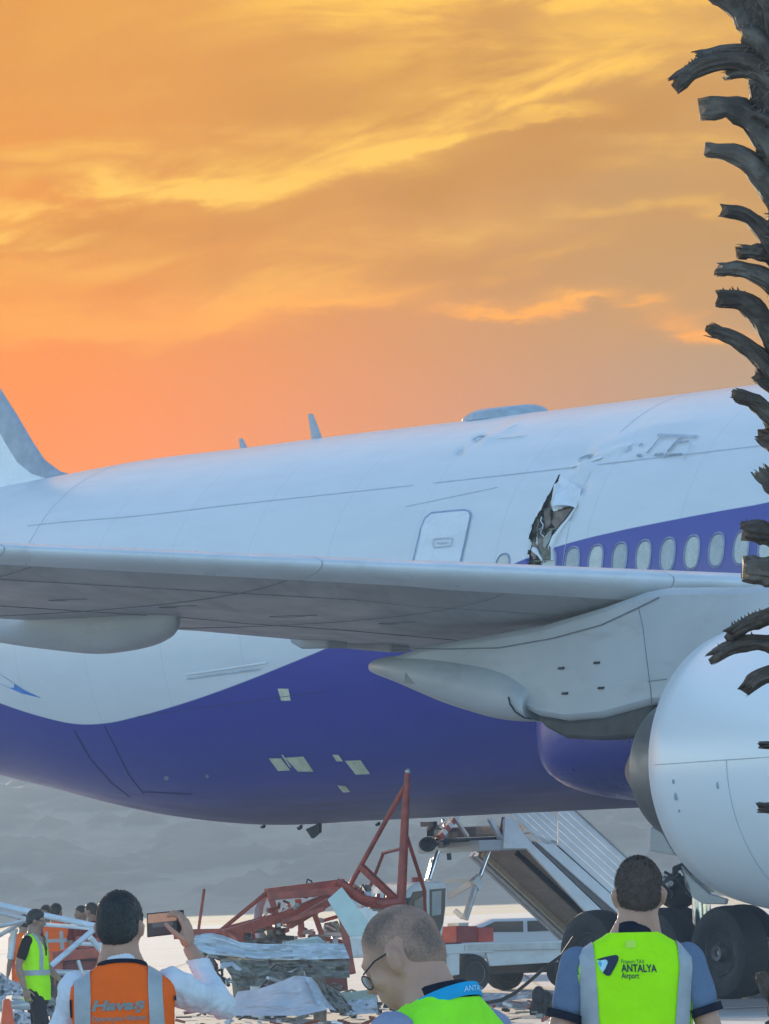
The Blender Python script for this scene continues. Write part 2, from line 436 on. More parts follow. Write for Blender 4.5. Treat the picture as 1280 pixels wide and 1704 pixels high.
# hillside beyond the field
hv, hf, hcan = [], [], []
hxs = list(np.arange(-700, -150, 25.0)) + list(np.arange(-150, 150, 0.9)) + list(np.arange(150, 701, 25.0))
hys = list(620 + 280 * np.linspace(0, 1, 110)) + list(np.arange(906, 1330, 40.0))
nx, ny = len(hxs) - 1, len(hys) - 1
for y in hys:
    for x in hxs:
        t = max(0, min(1, (y - 620) / 280)); t = t * t * (3 - 2 * t)
        h = t * (14.6 + 2.0 * noise.noise((x * 0.012, y * 0.004, 1.3)) + 0.8 * noise.noise((x * 0.05, y * 0.02, 5.0)))
        cn = max(0.0, noise.noise((x * .13, y * .045, 3.0)) + .45 * noise.noise((x * .42, y * .16, 8.0)) + .12)      # scrub and tree canopy
        cn = min(1.0, cn * 2.2); hcan.append(cn * min(1, t * 6) if y < 904 else 0.0)
        h += min(1, t * 5) * cn * (1.5 + .5 * noise.noise((x * 1.1, y * .5, 1.0)))
        if y > 900: h -= (y - 900) * 0.012
        hv.append((x, y, h - 0.03 if h < 0.01 else h))
for j in range(ny):
    for i in range(nx):
        a = j * (nx + 1) + i
        hf.append((a, a + 1, a + nx + 2, a + nx + 1))
hill = MB().add(hv, hf).build('hill', M_hill, smooth=60)
hill.data.attributes.new('canopy', 'FLOAT', 'POINT').data.foreach_set('value', np.array(hcan, np.float32))
tag(hill, kind='structure')
# scrub and pines on the slope, one far mass
rw = random.Random(3)
wm = MB()
for k in range(420):
    y = rw.uniform(884, 902); x = rw.uniform(-0.12, 0.12) * y
    t = max(0, min(1, (y - 620) / 280)); t = t * t * (3 - 2 * t)
    h = t * (14.6 + 2.0 * noise.noise((x * 0.012, y * 0.004, 1.3)) + 0.8 * noise.noise((x * 0.05, y * 0.02, 5.0)))
    s = rw.uniform(.6, 1.5) if k < 420 else rw.uniform(1.0, 2.2)
    for q in range(16 if k < 420 else 90):
        c = Vector((x + rw.gauss(0, 0.5) * s, y + rw.gauss(0, 0.5) * s, h + abs(rw.gauss(0.7, 0.5)) * s))
        a = Vector((rw.gauss(0, 1), rw.gauss(0, 1), rw.gauss(0, 1))).normalized() * s * (0.30 if k < 420 else .17)
        b = Vector((rw.gauss(0, 1), rw.gauss(0, 1), rw.gauss(0, 1))).normalized() * s * (0.30 if k < 420 else .17)
        wm.add([c - a, c + b, c + a], [(0, 1, 2)])
wood = wm.build('woodland', M_leaf)
tag(wood, 'hazy scrub and small trees covering the far hillside', 'trees', kind='stuff')

# the dusty evening air
hz = MB().box((0, 680, 9.5), (2000, 1560, 21)).build('haze', None)
hm = bpy.data.materials.new('evening_haze'); hm.use_nodes = True
S.nt = hm.node_tree; S.nt.nodes.clear()
pv = node('ShaderNodeVolumePrincipled'); pv.inputs['Density'].default_value = 0.00052
pv.inputs['Color'].default_value = (0.72, 0.84, 0.95, 1); pv.inputs['Anisotropy'].default_value = 0.0
ho = node('ShaderNodeOutputMaterial'); link(pv.outputs[0], ho.inputs['Volume'])
hz.data.materials.clear(); hz.data.materials.append(hm)
tag(hz, 'thin blue-grey evening haze hanging over the airfield', 'haze', kind='stuff')

# ------------------------------------------------------------------ the aeroplane
HD = radians(-53.5)
FW = np.array([cos(HD), sin(HD), 0]); PT = np.array([-sin(HD), cos(HD), 0])
O = W(800, 1027.5, 118.0)
ZA = O[2]                                     # height of the fuselage axis
O = np.array([O[0], O[1], 0.0])
plane = empty('airplane', tuple(O), HD, 'damaged white and purple wide-body passenger jet with torn rear fuselage', 'airplane')
def toL(w): w = np.asarray(w) - O; return np.array([w @ FW, w @ PT, w[2]])
def toW(l): return O + FW * l[0] + PT * l[1] + np.array([0, 0, l[2]])
_cl = toL(_C)
def ray(px, py):
    d = toL(W(px, py, 100.0)) - _cl
    return d / np.linalg.norm(d)
def AL(px, py, y):
    """local point of the aeroplane on the plane y = const"""
    d = ray(px, py); t = (y - _cl[1]) / d[1]
    return _cl + d * t
Rf = hermite([-25, -23, -18, -13.1, -10.84, -7.94, -5.8, -3, 0, 30, 35, 39, 42, 43.4], [.3, .75, 1.6, 2.32, 2.57, 2.86, 2.96, 2.98, 2.98, 2.98, 2.85, 2.3, 1.3, .08])
Zf = hermite([-25, -23, -18, -13.1, -10.84, -7.94, -5.8, -3, 0, 30, 35, 39, 42, 43.4], [1.75, 1.5, .92, .44, .29, .10, .0, 0, 0, 0, 0, -.2, -.5, -.6])
def AS(px, py, off=0.0):
    """local point and normal where a photo position meets the fuselage skin"""
    d = ray(px, py); x = 0.0
    for _ in range(12):
        r, zc = float(Rf(x)) + off, ZA + float(Zf(x))
        a = d[1]**2 + d[2]**2; ez = _cl[2] - zc
        b = 2 * (_cl[1] * d[1] + ez * d[2]); c = _cl[1]**2 + ez**2 - r * r
        disc = max(b * b - 4 * a * c, 0)
        t = (-b - sqrt(disc)) / (2 * a)
        p = _cl + d * t; x = p[0]
    n = np.array([0, p[1], p[2] - zc]); n /= np.linalg.norm(n)
    return p, n
def SP(x, th, off=0.0):
    """skin point from station and angle from the crown towards starboard"""
    r = float(Rf(x)) + off
    return np.array([x, -r * sin(th), ZA + float(Zf(x)) + r * cos(th)])
def ang(p): 
    return math.atan2(-p[1], p[2] - ZA - float(Zf(p[0])))

bpts = [(-260, 1085), (-120, 1120), (0, 1170), (60, 1190), (130, 1205), (180, 1203), (230, 1192), (300, 1172), (400, 1137), (480, 1105), (545, 1078), (640, 1034), (740, 988), (830, 949), (920, 912), (1000, 890), (1100, 869), (1200, 850), (1280, 836)]
bl_ = [AS(*q)[0] for q in bpts]
bx_ = [-26] + [p[0] for p in bl_] + [14, 20, 44]
bz_ = [bl_[0][2] + 1.5] + [p[2] for p in bl_] + [bl_[-1][2] + .5, bl_[-1][2] + .6, bl_[-1][2] + .6]
BAND = hermite(bx_, bz_)

# tear outline and dents, as read off the skin
tear = [(934, 782), (926, 798), (918, 815), (908, 832), (902, 848), (891, 862), (885, 876), (880, 890), (882, 905), (878, 920), (880, 940), (878, 975), (926, 975), (917, 932), (914, 912), (921, 893), (932, 880), (946, 862), (957, 845), (950, 841), (940, 843), (932, 849), (921, 851), (916, 838), (921, 824), (927, 806), (931, 794)]
dents = [  # polyline in photo px, width px, height metres (out +)
    ([(966, 775), (985, 765), (1010, 756), (1052, 741)], 6, 0.045),
    ([(966, 762), (984, 759)], 5, -0.07), ([(985, 768), (1000, 762)], 4, -0.03),
    ([(1100, 728), (1077, 755)], 3.0, -0.035), ([(1134, 728), (1108, 757)], 3.5, -0.05), ([(1150, 738), (1139, 765)], 3, -0.03),
    ([(1040, 752), (1050, 745)], 4, -0.03), ([(1064, 741), (1070, 739)], 3, -0.04), ([(1060, 758), (1066, 759)], 3, -0.04),
    ([(1130, 735), (1148, 735)], 3, -0.025), ([(1088, 757), (1140, 756)], 2.5, -0.03),
    ([(790, 731), (806, 726)], 5, -0.07), ([(762, 755), (770, 748)], 5, -0.05),
    ([(806, 733), (840, 718), (860, 705)], 9, 0.03), ([(806, 732), (870, 726)], 5, 0.02),
    ([(905, 775), (950, 762), (975, 752)], 12, -0.03), ([(1000, 745), (1060, 722), (1130, 700)], 14, 0.03),
    ([(1050, 735), (1150, 722)], 16, -0.03), ([(950, 795), (985, 775)], 9, 0.03), ([(960, 800), (975, 815)], 10, -0.025),
    ([(930, 812), (926, 840)], 7, 0.10), ([(938, 828), (962, 820)], 8, 0.05), ([(945, 838), (972, 808)], 7, -0.03), ([(960, 838), (968, 828)], 4, 0.04),
    ([(925, 885), (945, 868)], 4, 0.05), ([(886, 880), (880, 930)], 4, -0.05), ([(905, 838), (898, 855)], 3, 0.02),
    ([(310, 1128), (430, 1112)], 6, -0.02), ([(315, 1120), (440, 1103)], 5, 0.015)]
def xgrid():
    a = list(np.arange(-25, -9, 0.3)) + list(np.arange(-9, -0.2, 0.12)) + list(np.arange(-0.2, 6.6, 0.034)) + list(np.arange(6.6, 34, 0.7)) + list(np.arange(34, 43.4, 0.3)) + [43.4]
    return np.array(a)
def tgrid():
    d = list(np.arange(0, 6, 2.0)) + list(np.arange(6, 96, 0.62)) + list(np.arange(96, 180, 2.2)) + list(np.arange(180, 360, 4.0))
    return np.radians(np.array(d))
XS, TS = xgrid(), tgrid()
RX, ZX = Rf(XS), Zf(XS)
nX, nT = len(XS), len(TS)
gx = np.repeat(XS[:, None], nT, 1)
gy = -RX[:, None] * np.sin(TS)[None, :]
gz = ZA + ZX[:, None] + RX[:, None] * np.cos(TS)[None, :]
P3 = np.stack([gx, gy, gz], -1)
N3 = np.stack([np.zeros_like(gx), -np.repeat(np.sin(TS)[None, :], nX, 0), np.repeat(np.cos(TS)[None, :], nX, 0)], -1)
WP = O + P3[..., :1] * FW + P3[..., 1:2] * PT + P3[..., 2:] * np.array([0, 0, 1.0])
v = WP - _C; zz = v @ _f0
PXX = 640 + FPX * (v @ _r) / zz; PYY = 852 - FPX * (v @ _u) / zz
near = (np.repeat(np.sin(TS)[None, :], nX, 0) > -0.05)
def segdist(px, py, a, b):
    ax, ay = a; bx, by = b
    L = (bx - ax)**2 + (by - ay)**2
    t = np.clip(((px - ax) * (bx - ax) + (py - ay) * (by - ay)) / L, 0, 1)
    qx, qy = ax + t * (bx - ax), ay + t * (by - ay)
    return np.hypot(px - qx, py - qy), t, qx, qy
disp = np.zeros_like(PXX)
for pl, w, h in dents:
    dm = np.full_like(PXX, 1e9)
    for a, b in zip(pl[:-1], pl[1:]): dm = np.minimum(dm, segdist(PXX, PYY, a, b)[0])
    disp += (0.75 if h < 0.09 else 0.9) * h * np.exp(-(dm / (w * .8))**2) * near
rip = np.vectorize(lambda a, b: noise.noise((a * 0.022, b * 0.03, 0.7)) + 0.5 * noise.noise((a * 0.06, b * 0.07, 3.7)))
msk = near & (PXX > 740) & (PXX < 1200) & (PYY < 860) & (PYY > 640)
rr = np.zeros_like(PXX); rr[msk] = rip(PXX[msk], PYY[msk])
disp += 0.011 * rr * np.exp(-((PXX - 980) / 140)**2 - ((PYY - 760) / 70)**2)
P3 = P3 + N3 * disp[..., None]
# tear: drop faces inside the outline, pull the rim onto it
tp = np.array(tear, float)
def inpoly(px, py):
    ins = np.zeros(px.shape, bool)
    for (ax, ay), (bx, by) in zip(tp, np.roll(tp, -1, 0)):
        c = ((ay > py) != (by > py)) & (px < (bx - ax) * (py - ay) / (by - ay + 1e-12) + ax)
        ins ^= c
    return ins
inside = inpoly(PXX, PYY) & near
idx = np.arange(nX * nT).reshape(nX, nT)
faces = []
fin_ = inside
for i in range(nX - 1):
    for j in range(nT):
        k = (j + 1) % nT
        if fin_[i, j] and fin_[i + 1, j] and fin_[i + 1, k] and fin_[i, k]: continue
        if fin_[i, j] or fin_[i + 1, j] or fin_[i + 1, k] or fin_[i, k]:
            # rim face: keep unless its middle is inside
            mx = (PXX[i, j] + PXX[i + 1, j] + PXX[i + 1, k] + PXX[i, k]) / 4; my = (PYY[i, j] + PYY[i + 1, j] + PYY[i + 1, k] + PYY[i, k]) / 4
            if inpoly(np.array([mx]), np.array([my]))[0]: continue
        faces.append((idx[i, j], idx[i, k], idx[i + 1, k], idx[i + 1, j]))
# snap remaining inside vertices to the nearest outline point
F3 = P3.reshape(-1, 3).copy(); fx, fy = PXX.ravel(), PYY.ravel()
for q in np.nonzero(fin_.ravel())[0]:
    best = (1e9, 0, 0)
    for a, b in zip(tear, tear[1:] + tear[:1]):
        d_, t_, qx, qy = segdist(fx[q], fy[q], a, b)
        if d_ < best[0]: best = (float(d_), float(qx), float(qy))
    if best[0] < 9:
        p, n = AS(best[1], best[2]); F3[q] = p + n * disp.ravel()[q]
me = bpy.data.meshes.new('fuselage')
me.from_pydata([tuple(map(float, p)) for p in F3], [], [tuple(int(a) for a in f) for f in faces])
at_ = me.attributes.new('band', 'FLOAT', 'POINT')
at_.data.foreach_set('value', (BAND(F3[:, 0]) - F3[:, 2]).astype(np.float32))
me.materials.append(M_fus)
bm = bmesh.new(); bm.from_mesh(me)
bmesh.ops.delete(bm, geom=[v_ for v_ in bm.verts if not v_.link_faces], context='VERTS')
bmesh.ops.recalc_face_normals(bm, faces=bm.faces); bm.to_mesh(me); bm.free()
fus = finish(me, 'fuselage', plane, 50)

# ribbons lying on the skin
def ribbon(name, pts, w, m, parent, off=0.005):
    mb = MB(); L = []
    for i, (p, n) in enumerate(pts):
        a = pts[max(i - 1, 0)][0]; b = pts[min(i + 1, len(pts) - 1)][0]
        t = np.array(b) - np.array(a); t /= np.linalg.norm(t) + 1e-9
        s_ = np.cross(n, t)
        L.append([p + n * off - s_ * w / 2, p + n * (off + .002), p + n * off + s_ * w / 2])
    mb.rings([[q for q in r] for r in L], closed=False)
    return mb.build(name, m, parent)
def skin_line(pxs, n=10, off=0.0):
    out = []
    for a, b in zip(pxs[:-1], pxs[1:]):
        for k in range(n):
            t = k / n; out.append(AS(a[0] + (b[0] - a[0]) * t, a[1] + (b[1] - a[1]) * t, off))
    out.append(AS(*pxs[-1], off)); return out
def station_line(th, x0, x1, step=0.5):
    return [(SP(x, th), np.array([0, -sin(th), cos(th)])) for x in np.arange(x0, x1, step)]
th_s = ang(AS(935, 780)[0])
ribbon('skin_seam', station_line(th_s, -9, 1.7), 0.018, M_fseam, fus)
ribbon('skin_seam', station_line(th_s, 2.0, 30), 0.020, M_fseam, fus)
ribbon('skin_seam', skin_line([(676, 843), (828, 811)]), 0.016, M_fseam, fus)
for xs_ in (-12.6, -8.6, 5.9):
    ribbon('skin_seam', [(SP(xs_, t), np.array([0, -sin(t), cos(t)])) for t in np.linspace(0.0, 1.5, 30)], 0.012, M_fseam, fus)
ribbon('lower_skin_seam', skin_line([(124, 1216), (150, 1262), (185, 1302), (216, 1326)]), 0.045, M_purpdk, fus, 0.006)
ribbon('lower_skin_seam', skin_line([(174, 1208), (195, 1250), (215, 1290), (240, 1322)]), 0.03, M_purpdk, fus, 0.006)
ribbon('lower_skin_seam', skin_line([(240, 1318), (320, 1322)]), 0.04, M_purpdk, fus, 0.006)
ribbon('lower_skin_seam', skin_line([(230, 1192), (540, 1150)]), 0.012, M_purpdk, fus, 0.006)
# scrapes, with crease shade and ridge light of the buckles painted in
M_scr = mat('scrape_crease_shade', (0.30, 0.34, 0.38), 0.6, var=.25, vscale=20); M_scl = mat('ridge_light_paint', (0.78, 0.80, 0.82), 0.35, var=.05)
for pl_, w_, m_ in (([(1100, 728), (1090, 740), (1077, 755)], .035, M_scr), ([(1134, 728), (1124, 738), (1112, 752)], .055, M_scr), ([(1112, 752), (1106, 764)], .02, M_scr), ([(1150, 738), (1147, 750), (1139, 766)], .018, M_fseam), ([(1090, 757.5), (1104, 756.5)], .05, M_scr), ([(1110, 758), (1136, 756)], .035, M_scr), ([(1128, 736.5), (1147, 735)], .03, M_scr),
                    ([(1064, 742), (1070, 739)], .05, M_scr), ([(1061, 758), (1067, 759)], .05, M_scr), ([(1040, 752), (1050, 745)], .035, M_fseam), ([(966, 764), (976, 760), (985, 759), (980, 766)], .06, M_scr), ([(970, 776), (990, 764), (1015, 756), (1053, 740)], .04, M_scl), ([(950, 778), (985, 768), (1003, 762)], .03, M_scl), ([(788, 733), (798, 727), (807, 728)], .06, M_scr), ([(761, 756), (770, 749)], .05, M_fseam), ([(806, 731), (835, 720), (858, 708)], .03, M_scl), ([(806, 733), (870, 726)], .02, M_scl), ([(1095, 724), (1160, 727)], .05, M_fseam),
                    ([(312, 1129), (360, 1122), (430, 1113)], .03, M_fseam), ([(310, 1122), (380, 1112), (445, 1102)], .03, M_scl)):
    ribbon('scrape_and_crease', skin_line(pl_, 5, .01), w_, m_, fus, .012)
# pale blue swoosh aft
MB().add([AS(*q, 0.006)[0] for q in ((-60, 1088), (-20, 1110), (10, 1128), (40, 1148), (70, 1162), (36, 1154), (0, 1138), (-40, 1118))], [tuple(range(8))]).build('blue_swoosh', mat('swoosh_blue', (0.06, 0.22, 0.62), 0.35), fus)
# placards and pale access panels on the belly
def patch(name, pxs, m, off=0.008, parent=fus):
    top = [AS(*q, off)[0] for q in pxs]; bot = [AS(*q, -0.01)[0] for q in pxs]; n = len(pxs)
    return MB().add(top + bot, [tuple(range(n))] + [(i, (i + 1) % n, (i + 1) % n + n, i + n) for i in range(n)]).build(name, m, parent)
for q in (((462, 1146), (480, 1146), (484, 1166), (468, 1166)), ((447, 1262), (468, 1262), (483, 1282), (463, 1283)), ((474, 1261), (505, 1259), (522, 1284), (496, 1284)),
          ((468, 1256), (471, 1256), (485, 1277), (482, 1277)), ((553, 1256), (563, 1256), (571, 1267), (560, 1267)), ((574, 1266), (600, 1265), (616, 1288), (592, 1289)), ((561, 1307), (575, 1308), (584, 1318), (571, 1319))):
    patch('placard', q, M_yel)
for cx, cy, rr_ in ((277, 1295, 4), (345, 1292, 3)):
    patch('drain_cover', [(cx + rr_ * cos(a), cy + rr_ * sin(a)) for a in np.linspace(0, 2 * pi, 9)[:-1]], mat('grey_cover', (0.25, 0.27, 0.34), 0.5))
# windows
def oval(c, n, hw, hh, k=20, off=0.0, pw=2.6):
    """rounded outline on the skin about station x and angle"""
    x0, th0 = c; out = []
    for i in range(k):
        a = 2 * pi * i / k
        ux = abs(cos(a))**(2 / pw) * (1 if cos(a) >= 0 else -1) * hw
        uz = abs(sin(a))**(2 / pw) * (1 if sin(a) >= 0 else -1) * hh
        out.append(SP(x0 + ux, th0 - uz / 2.98, off))
    return out
wp, wn = AS(1151.5, 919)
wth = ang(wp)
MSH2 = mat('window_shade_grey', (0.40, 0.41, 0.39), 0.25, var=0.12, vscale=5); MSH3 = mat('window_shade_pale', (0.58, 0.57, 0.50), 0.22, var=0.1, vscale=7)
for k in range(-26, 44):
    x = wp[0] + 0.552 * k
    if x > 29 or x < -4.2: continue
    sx = PJ(toW(SP(x, wth)))[0]
    if sx < 912 and not 836 < sx < 872: continue
    o1 = oval((x, wth), 20, 0.185, 0.255, off=0.004); o2 = oval((x, wth), 20, 0.166, 0.234, off=0.020); o3 = oval((x, wth), 20, 0.146, 0.214, off=-0.03); 
    mb = MB(); mb.rings([o1, o2, o3], cap0=False, cap1=False)
    w = mb.build('window', M_wframe, fus, 50)
    o4 = oval((x, wth), 20, 0.150, 0.218, off=0.002)
    ctr = SP(x, wth, 0.007)
    MB().add(o4 + [ctr], [(i, (i + 1) % 20, 20) for i in range(20)]).build('pane', [M_shade, MSH2, MSH3][(k * 7 + 3) % 11 % 3], w, 60)
# rear door, slightly proud, with its outline and flush handle
dq = [(686, 940), (700, 880), (707, 862), (718, 853.5), (748, 850.5), (772, 848.5), (780, 850.5), (783, 857), (775, 895), (765, 940)]
door = patch('door', dq, M_white, 0.02)
ribbon('door_seam', skin_line(dq, 6, 0.02), 0.028, mat('door_gap', (0.24, 0.35, 0.50), 0.6), door, 0.004)
ribbon('handle_recess', skin_line([(722, 897), (747, 895), (752, 897), (750, 908), (722, 911), (720, 905), (722, 897)], 4, 0.02), 0.02, M_fseam, door, 0.004)
ribbon('handle', skin_line([(727, 904), (744, 902.5)], 4, 0.02), 0.03, M_fseam, door, 0.006)
# what the tear lays open: frames, stringers, insulation, dangling liner
def tearpt(px, py, depth): return AS(px, py, -depth)[0]
mb = MB()
rg = random.Random(11)
lin = []
for i in range(27):
    row = []
    for j in range(12):
        px = 868 + 110 * j / 11; py = 770 + 215 * i / 26
        row.append(tearpt(px + rg.uniform(-2, 2), py, 0.30 + 0.16 * rg.random() + 0.10 * noise.noise((px * .05, py * .05, 2))))
    lin.append(row)
mb.rings(lin, closed=False)
tl_ = mb.build('insulation', M_insul, fus, 20)
for k, px in enumerate((872, 893, 914, 936, 958)):
    MB().tube([tearpt(px + (i - 5) * -1.2, 775 + 20 * i, 0.14) for i in range(10)], 0.035, 6).build('frame_rib', M_primer if k % 2 else M_brownp, fus, 60)
for k in range(9):
    py = 800 + 17 * k
    MB().tube([tearpt(872 + 22 * i, py - 2.2 * i, 0.09 + 0.02 * rg.random()) for i in range(5)], 0.016, 6).build('stringer', M_primer, fus, 60)
def scrap(name, pts, m, th=0.02, dep=0.02):
    a = [AS(x, y, z) for x, y, z in pts]
    return MB().prism([p for p, n in a], -a[0][1] * th).build(name, m, fus)
scrap('torn_liner', [(917, 868, .02), (936, 850, .04), (952, 846, -.02), (940, 862, .0), (925, 880, .0)], M_brownp)
scrap('torn_liner', [(921, 852, -.1), (948, 846, -.08), (938, 870, -.12), (920, 874, -.12)], mat('liner_tan', (0.33, 0.25, 0.20), 0.8, var=0.3))
scrap('torn_liner', [(888, 905, .0), (902, 888, -.03), (912, 895, .02), (900, 916, .03)], M_brownp)
scrap('torn_liner', [(903, 896, .02), (918, 880, .05), (914, 900, .06), (905, 915, .03)], mat('liner_grey', (0.30, 0.32, 0.27), 0.8, var=0.3))
scrap('torn_liner', [(886, 880, -.04), (898, 868, -.02), (900, 884, -.05), (890, 896, -.05)], M_dark)
scrap('torn_liner', [(898, 915, .03), (915, 908, .05), (916, 930, .06), (900, 932, .04)], M_insul)
scrap('torn_liner', [(886, 902, .01), (894, 908, .03), (892, 930, .03), (884, 925, .0)], M_brownp)
scrap('torn_liner', [(905, 850, -.05), (914, 846, -.03), (916, 872, -.03), (907, 880, -.05)], M_brownp)
for k in range(14):
    px, py = rg.uniform(886, 912), rg.uniform(868, 935)
    scrap('torn_scrap', [(px + rg.uniform(-6, 6), py + rg.uniform(-8, 8), rg.uniform(-.1, .03)) for _ in range(4)], rg.choice([M_insul, M_primer, M_brownp, M_dark, MATS['liner_grey']]), 0.01)
MB().tube([AS(*q, .05)[0] for q in ((888, 914), (892, 917), (897, 924), (902, 932))], [.04, .045, .02, .018], 8).build('bent_bracket', M_white, fus, 60)
for k in range(6):
    px = rg.uniform(888, 910); py = rg.uniform(850, 900)
    MB().tube([AS(px + 4 * noise.noise((i * .7, k, 1)) + i * rg.uniform(-1, 1), py + i * 7, .0 + .03 * noise.noise((i, k, 4)))[0] for i in range(6)], 0.009, 5).build('loose_wire', rg.choice([M_dark, M_white, M_brownp]), fus, 60)
fl_rows = []
for i in range(9):
    t = i / 8
    a = (919 + 40 * t, 842 - 3 * sin(pi * t) + 3 * t); b = (934 + 34 * t, 792 + 22 * t)
    fl_rows.append([AS(b[0] + (a[0] - b[0]) * q, b[1] + (a[1] - b[1]) * q, .015 + .17 * q ** 2 * (1 - .9 * t) + .025 * noise.noise((i * .8, q * 4, 6.0)))[0] for q in np.linspace(0, 1, 8)])
MB().rings(fl_rows, closed=False).build('torn_skin_flap', M_white, fus, 40)
# curled lips of torn skin along the right edge of the tear
lip = []
for i, (x, y) in enumerate(((957, 845), (946, 862), (932, 880), (921, 893), (914, 912), (917, 932))):
    wv = (2, 4, 5, 7, 8, 6)[i]
    lip.append([AS(x + wv, y + 1, .004)[0], AS(x + wv * .4, y, .035 + .02 * (i % 2))[0], AS(x - wv * .3, y - 1, .05)[0]])
MB().rings(lip, closed=False).build('torn_skin_lip', M_white, fus, 50)
# crown aerials
def blade(px0, px1, h, lean, name):
    a = toL(W(px0, 700, 120)); 
    x0 = AL(px0, 720, 0)[0]; x1 = AL(px1, 720, 0)[0]
    zc_ = ZA + float(Rf(x0)) + float(Zf(x0)) - .02
    rs = []
    for i in range(7):
        t = i / 6; c = (x1 - x0) * (1 - .55 * t**1.3); xm = (x0 + x1) / 2 - lean * t
        th = 0.035 * (1 - .6 * t)
        rs.append([(xm + c / 2 * cos(a), th * sin(a), zc_ + h * t) for a in np.linspace(0, 2 * pi, 13)[:-1]])
    return MB().rings(rs).build(name, mat('aerial_grey', (0.36, 0.38, 0.42), 0.45), fus, 50)
blade(519, 537, 0.43, 0.16, 'blade_aerial')
blade(399, 412, 0.19, 0.08, 'blade_aerial')
xa, xb = AL(785, 700, 0)[0], AL(898, 690, 0)[0]
rs = []
for i in range(15):
    t = i / 14; x = xa + (xb - xa) * t
    hh = .19 * (min(1, t / .35) ** .8 if t < .35 else (1 if t < .85 else max(0.02, 1 - ((t - .85) / .15)**2)))
    ww = .05 + .50 * (sin(pi * min(max(t, .02), .98)) ** .5)
    zc_ = ZA + 2.96
    rs.append([(x, ww * cos(a), zc_ - .02 + hh * max(0.0, sin(a)) ** .6) for a in np.linspace(0, pi, 12)] + [(x, 0, zc_ - .12)])
MB().rings(rs).build('antenna_dome', mat('dome_blue_grey', (0.33, 0.40, 0.46), 0.4), fus, 60)
# belly odds and ends
for cx, cy, s_, n_ in ((523, 1383, .11, 'belly_aerial'), (499, 1378, .03, 'drain_mast'), (438, 1376, .025, 'drain_mast'), (199, 1333, .03, 'drain_mast'), (629, 1372, .025, 'drain_mast')):
    p = AL(cx, cy, 0)
    w3 = s_ * 1.7
    MB().prism([p + np.array([-w3, .02, s_ * .3]), p + np.array([w3 * .5, .02, s_ * .9]), p + np.array([w3, .02, s_ * 1.6]), p + np.array([w3 * .9, .02, -s_ * .2]), p + np.array([-w3 * .2, .02, -s_])], (0, -.05, 0)).build(n_, M_dark, fus)

# fin with dorsal fillet
fpx = [(134, 794), (100, 784), (75, 765), (55, 735), (30, 692), (0, 645)]
fl = [AL(x, y, 0) for x, y in fpx]
fz = [p[2] for p in fl] + [18.0]; fxx = [p[0] for p in fl] + [fl[-1][0] - (18.0 - fl[-1][2]) * .96]
zs = sorted(set([fl[0][2] - .35] + fz + list(np.linspace(9, 18, 12))))
def fin_sec(z, a0, a1, ex=0.0):
    xl = float(np.interp(z, fz, fxx)); 
    if z < fz[0]: xl = fxx[0] + .15
    c = max(1.2, xl - (-23.2 - .30 * (z - 8.5))); 
    th = .30 * (1 - (z - 8) / 14); out = []
    for t in np.linspace(a0, a1, 12):
        out.append((xl - t * c, th * 1.5 * (sqrt(t) * 1.2 * (1 - t)) * (1 + ex) , z))
    return out + [(x, -y - 1e-4, z) for x, y, z in reversed(out)]
MB().rings([fin_sec(z, .055, 1) for z in zs]).build('fin', M_white, plane, 50)
MB().rings([fin_sec(z, 0, .0545, .02) for z in zs]).build('fin_leading_edge', mat('fin_edge_grey', (0.34, 0.37, 0.42), 0.4), plane, 50)
ribbon('fin_seam', [(AL(x, y, -.14), np.array([0, -1.0, 0])) for x, y in ((-30, 830), (0, 822), (40, 812), (72, 801), (76, 790))], .02, M_fseam, plane, .05)
rs = []
for t in (0, .5, 1):
    y = -1.4 - 8.4 * t; xl = -14.5 - 6.6 * t; c = 6.0 - 3.8 * t; z = ZA + 1.1 + .8 * t
    up = [(xl - q * c, y, z + .06 * c * sqrt(q) * (1 - q) * 1.8) for q in np.linspace(0, 1, 12)]
    rs.append(up + [(x, y_, z - (zz_ - z) - 1e-4) for x, y_, zz_ in reversed(up)])
MB().rings(rs).build('tailplane', M_white, plane, 50)

# wing -------------------------------------------------------------
def wl(y):   # leading edge station and height at span y (starboard is negative)
    s_ = -y
    return 17.25 - (s_ - 8.80) * .6764, 5.36 + (s_ - 8.8) * .1006
def wt(y):
    s_ = -y
    x = 8.3 - .07 * s_ if s_ < 10.5 else 7.565 - (s_ - 10.5) * .41
    z = 4.30 + .0905 * s_ if s_ < 10.5 else 5.25 + (s_ - 10.5) * .098
    return x, z
def wsec(y, a0, a1, n=14, sides='both', grow=0.0):
    xl, zl = wl(y); xt, zt = wt(y); c = xl - xt
    tk = .118 if -y < 12 else .105
    def pt(q, up):
        env = 1.485 * sqrt(max(q, 0)) - .63 * q - 1.758 * q * q + 1.4215 * q**3 - .5075 * q**4
        f = (.40 if up else -.62) * env * c * tk * 1.15
        zc_ = zl + (zt - zl) * (q ** 1.5)
        return (xl - q * c, y, zc_ + f * (1 + grow))
    qs = [a0 + (a1 - a0) * (i / n) ** (2.0 if a0 == 0 else 1.0) for i in range(n + 1)]
    return [pt(q, True) for q in reversed(qs)] + [pt(q, False) for q in (qs[1:] if a0 == 0 else qs)]
ys_ = [-1.0, -3, -5, -7, -9, -10.5, -12, -14, -16, -18, -22, -26, -30.2]
SL = .060
MB().rings([wsec(y, SL + .002, 1.0, 26) for y in ys_]).build('wing', M_wing, plane, 40)
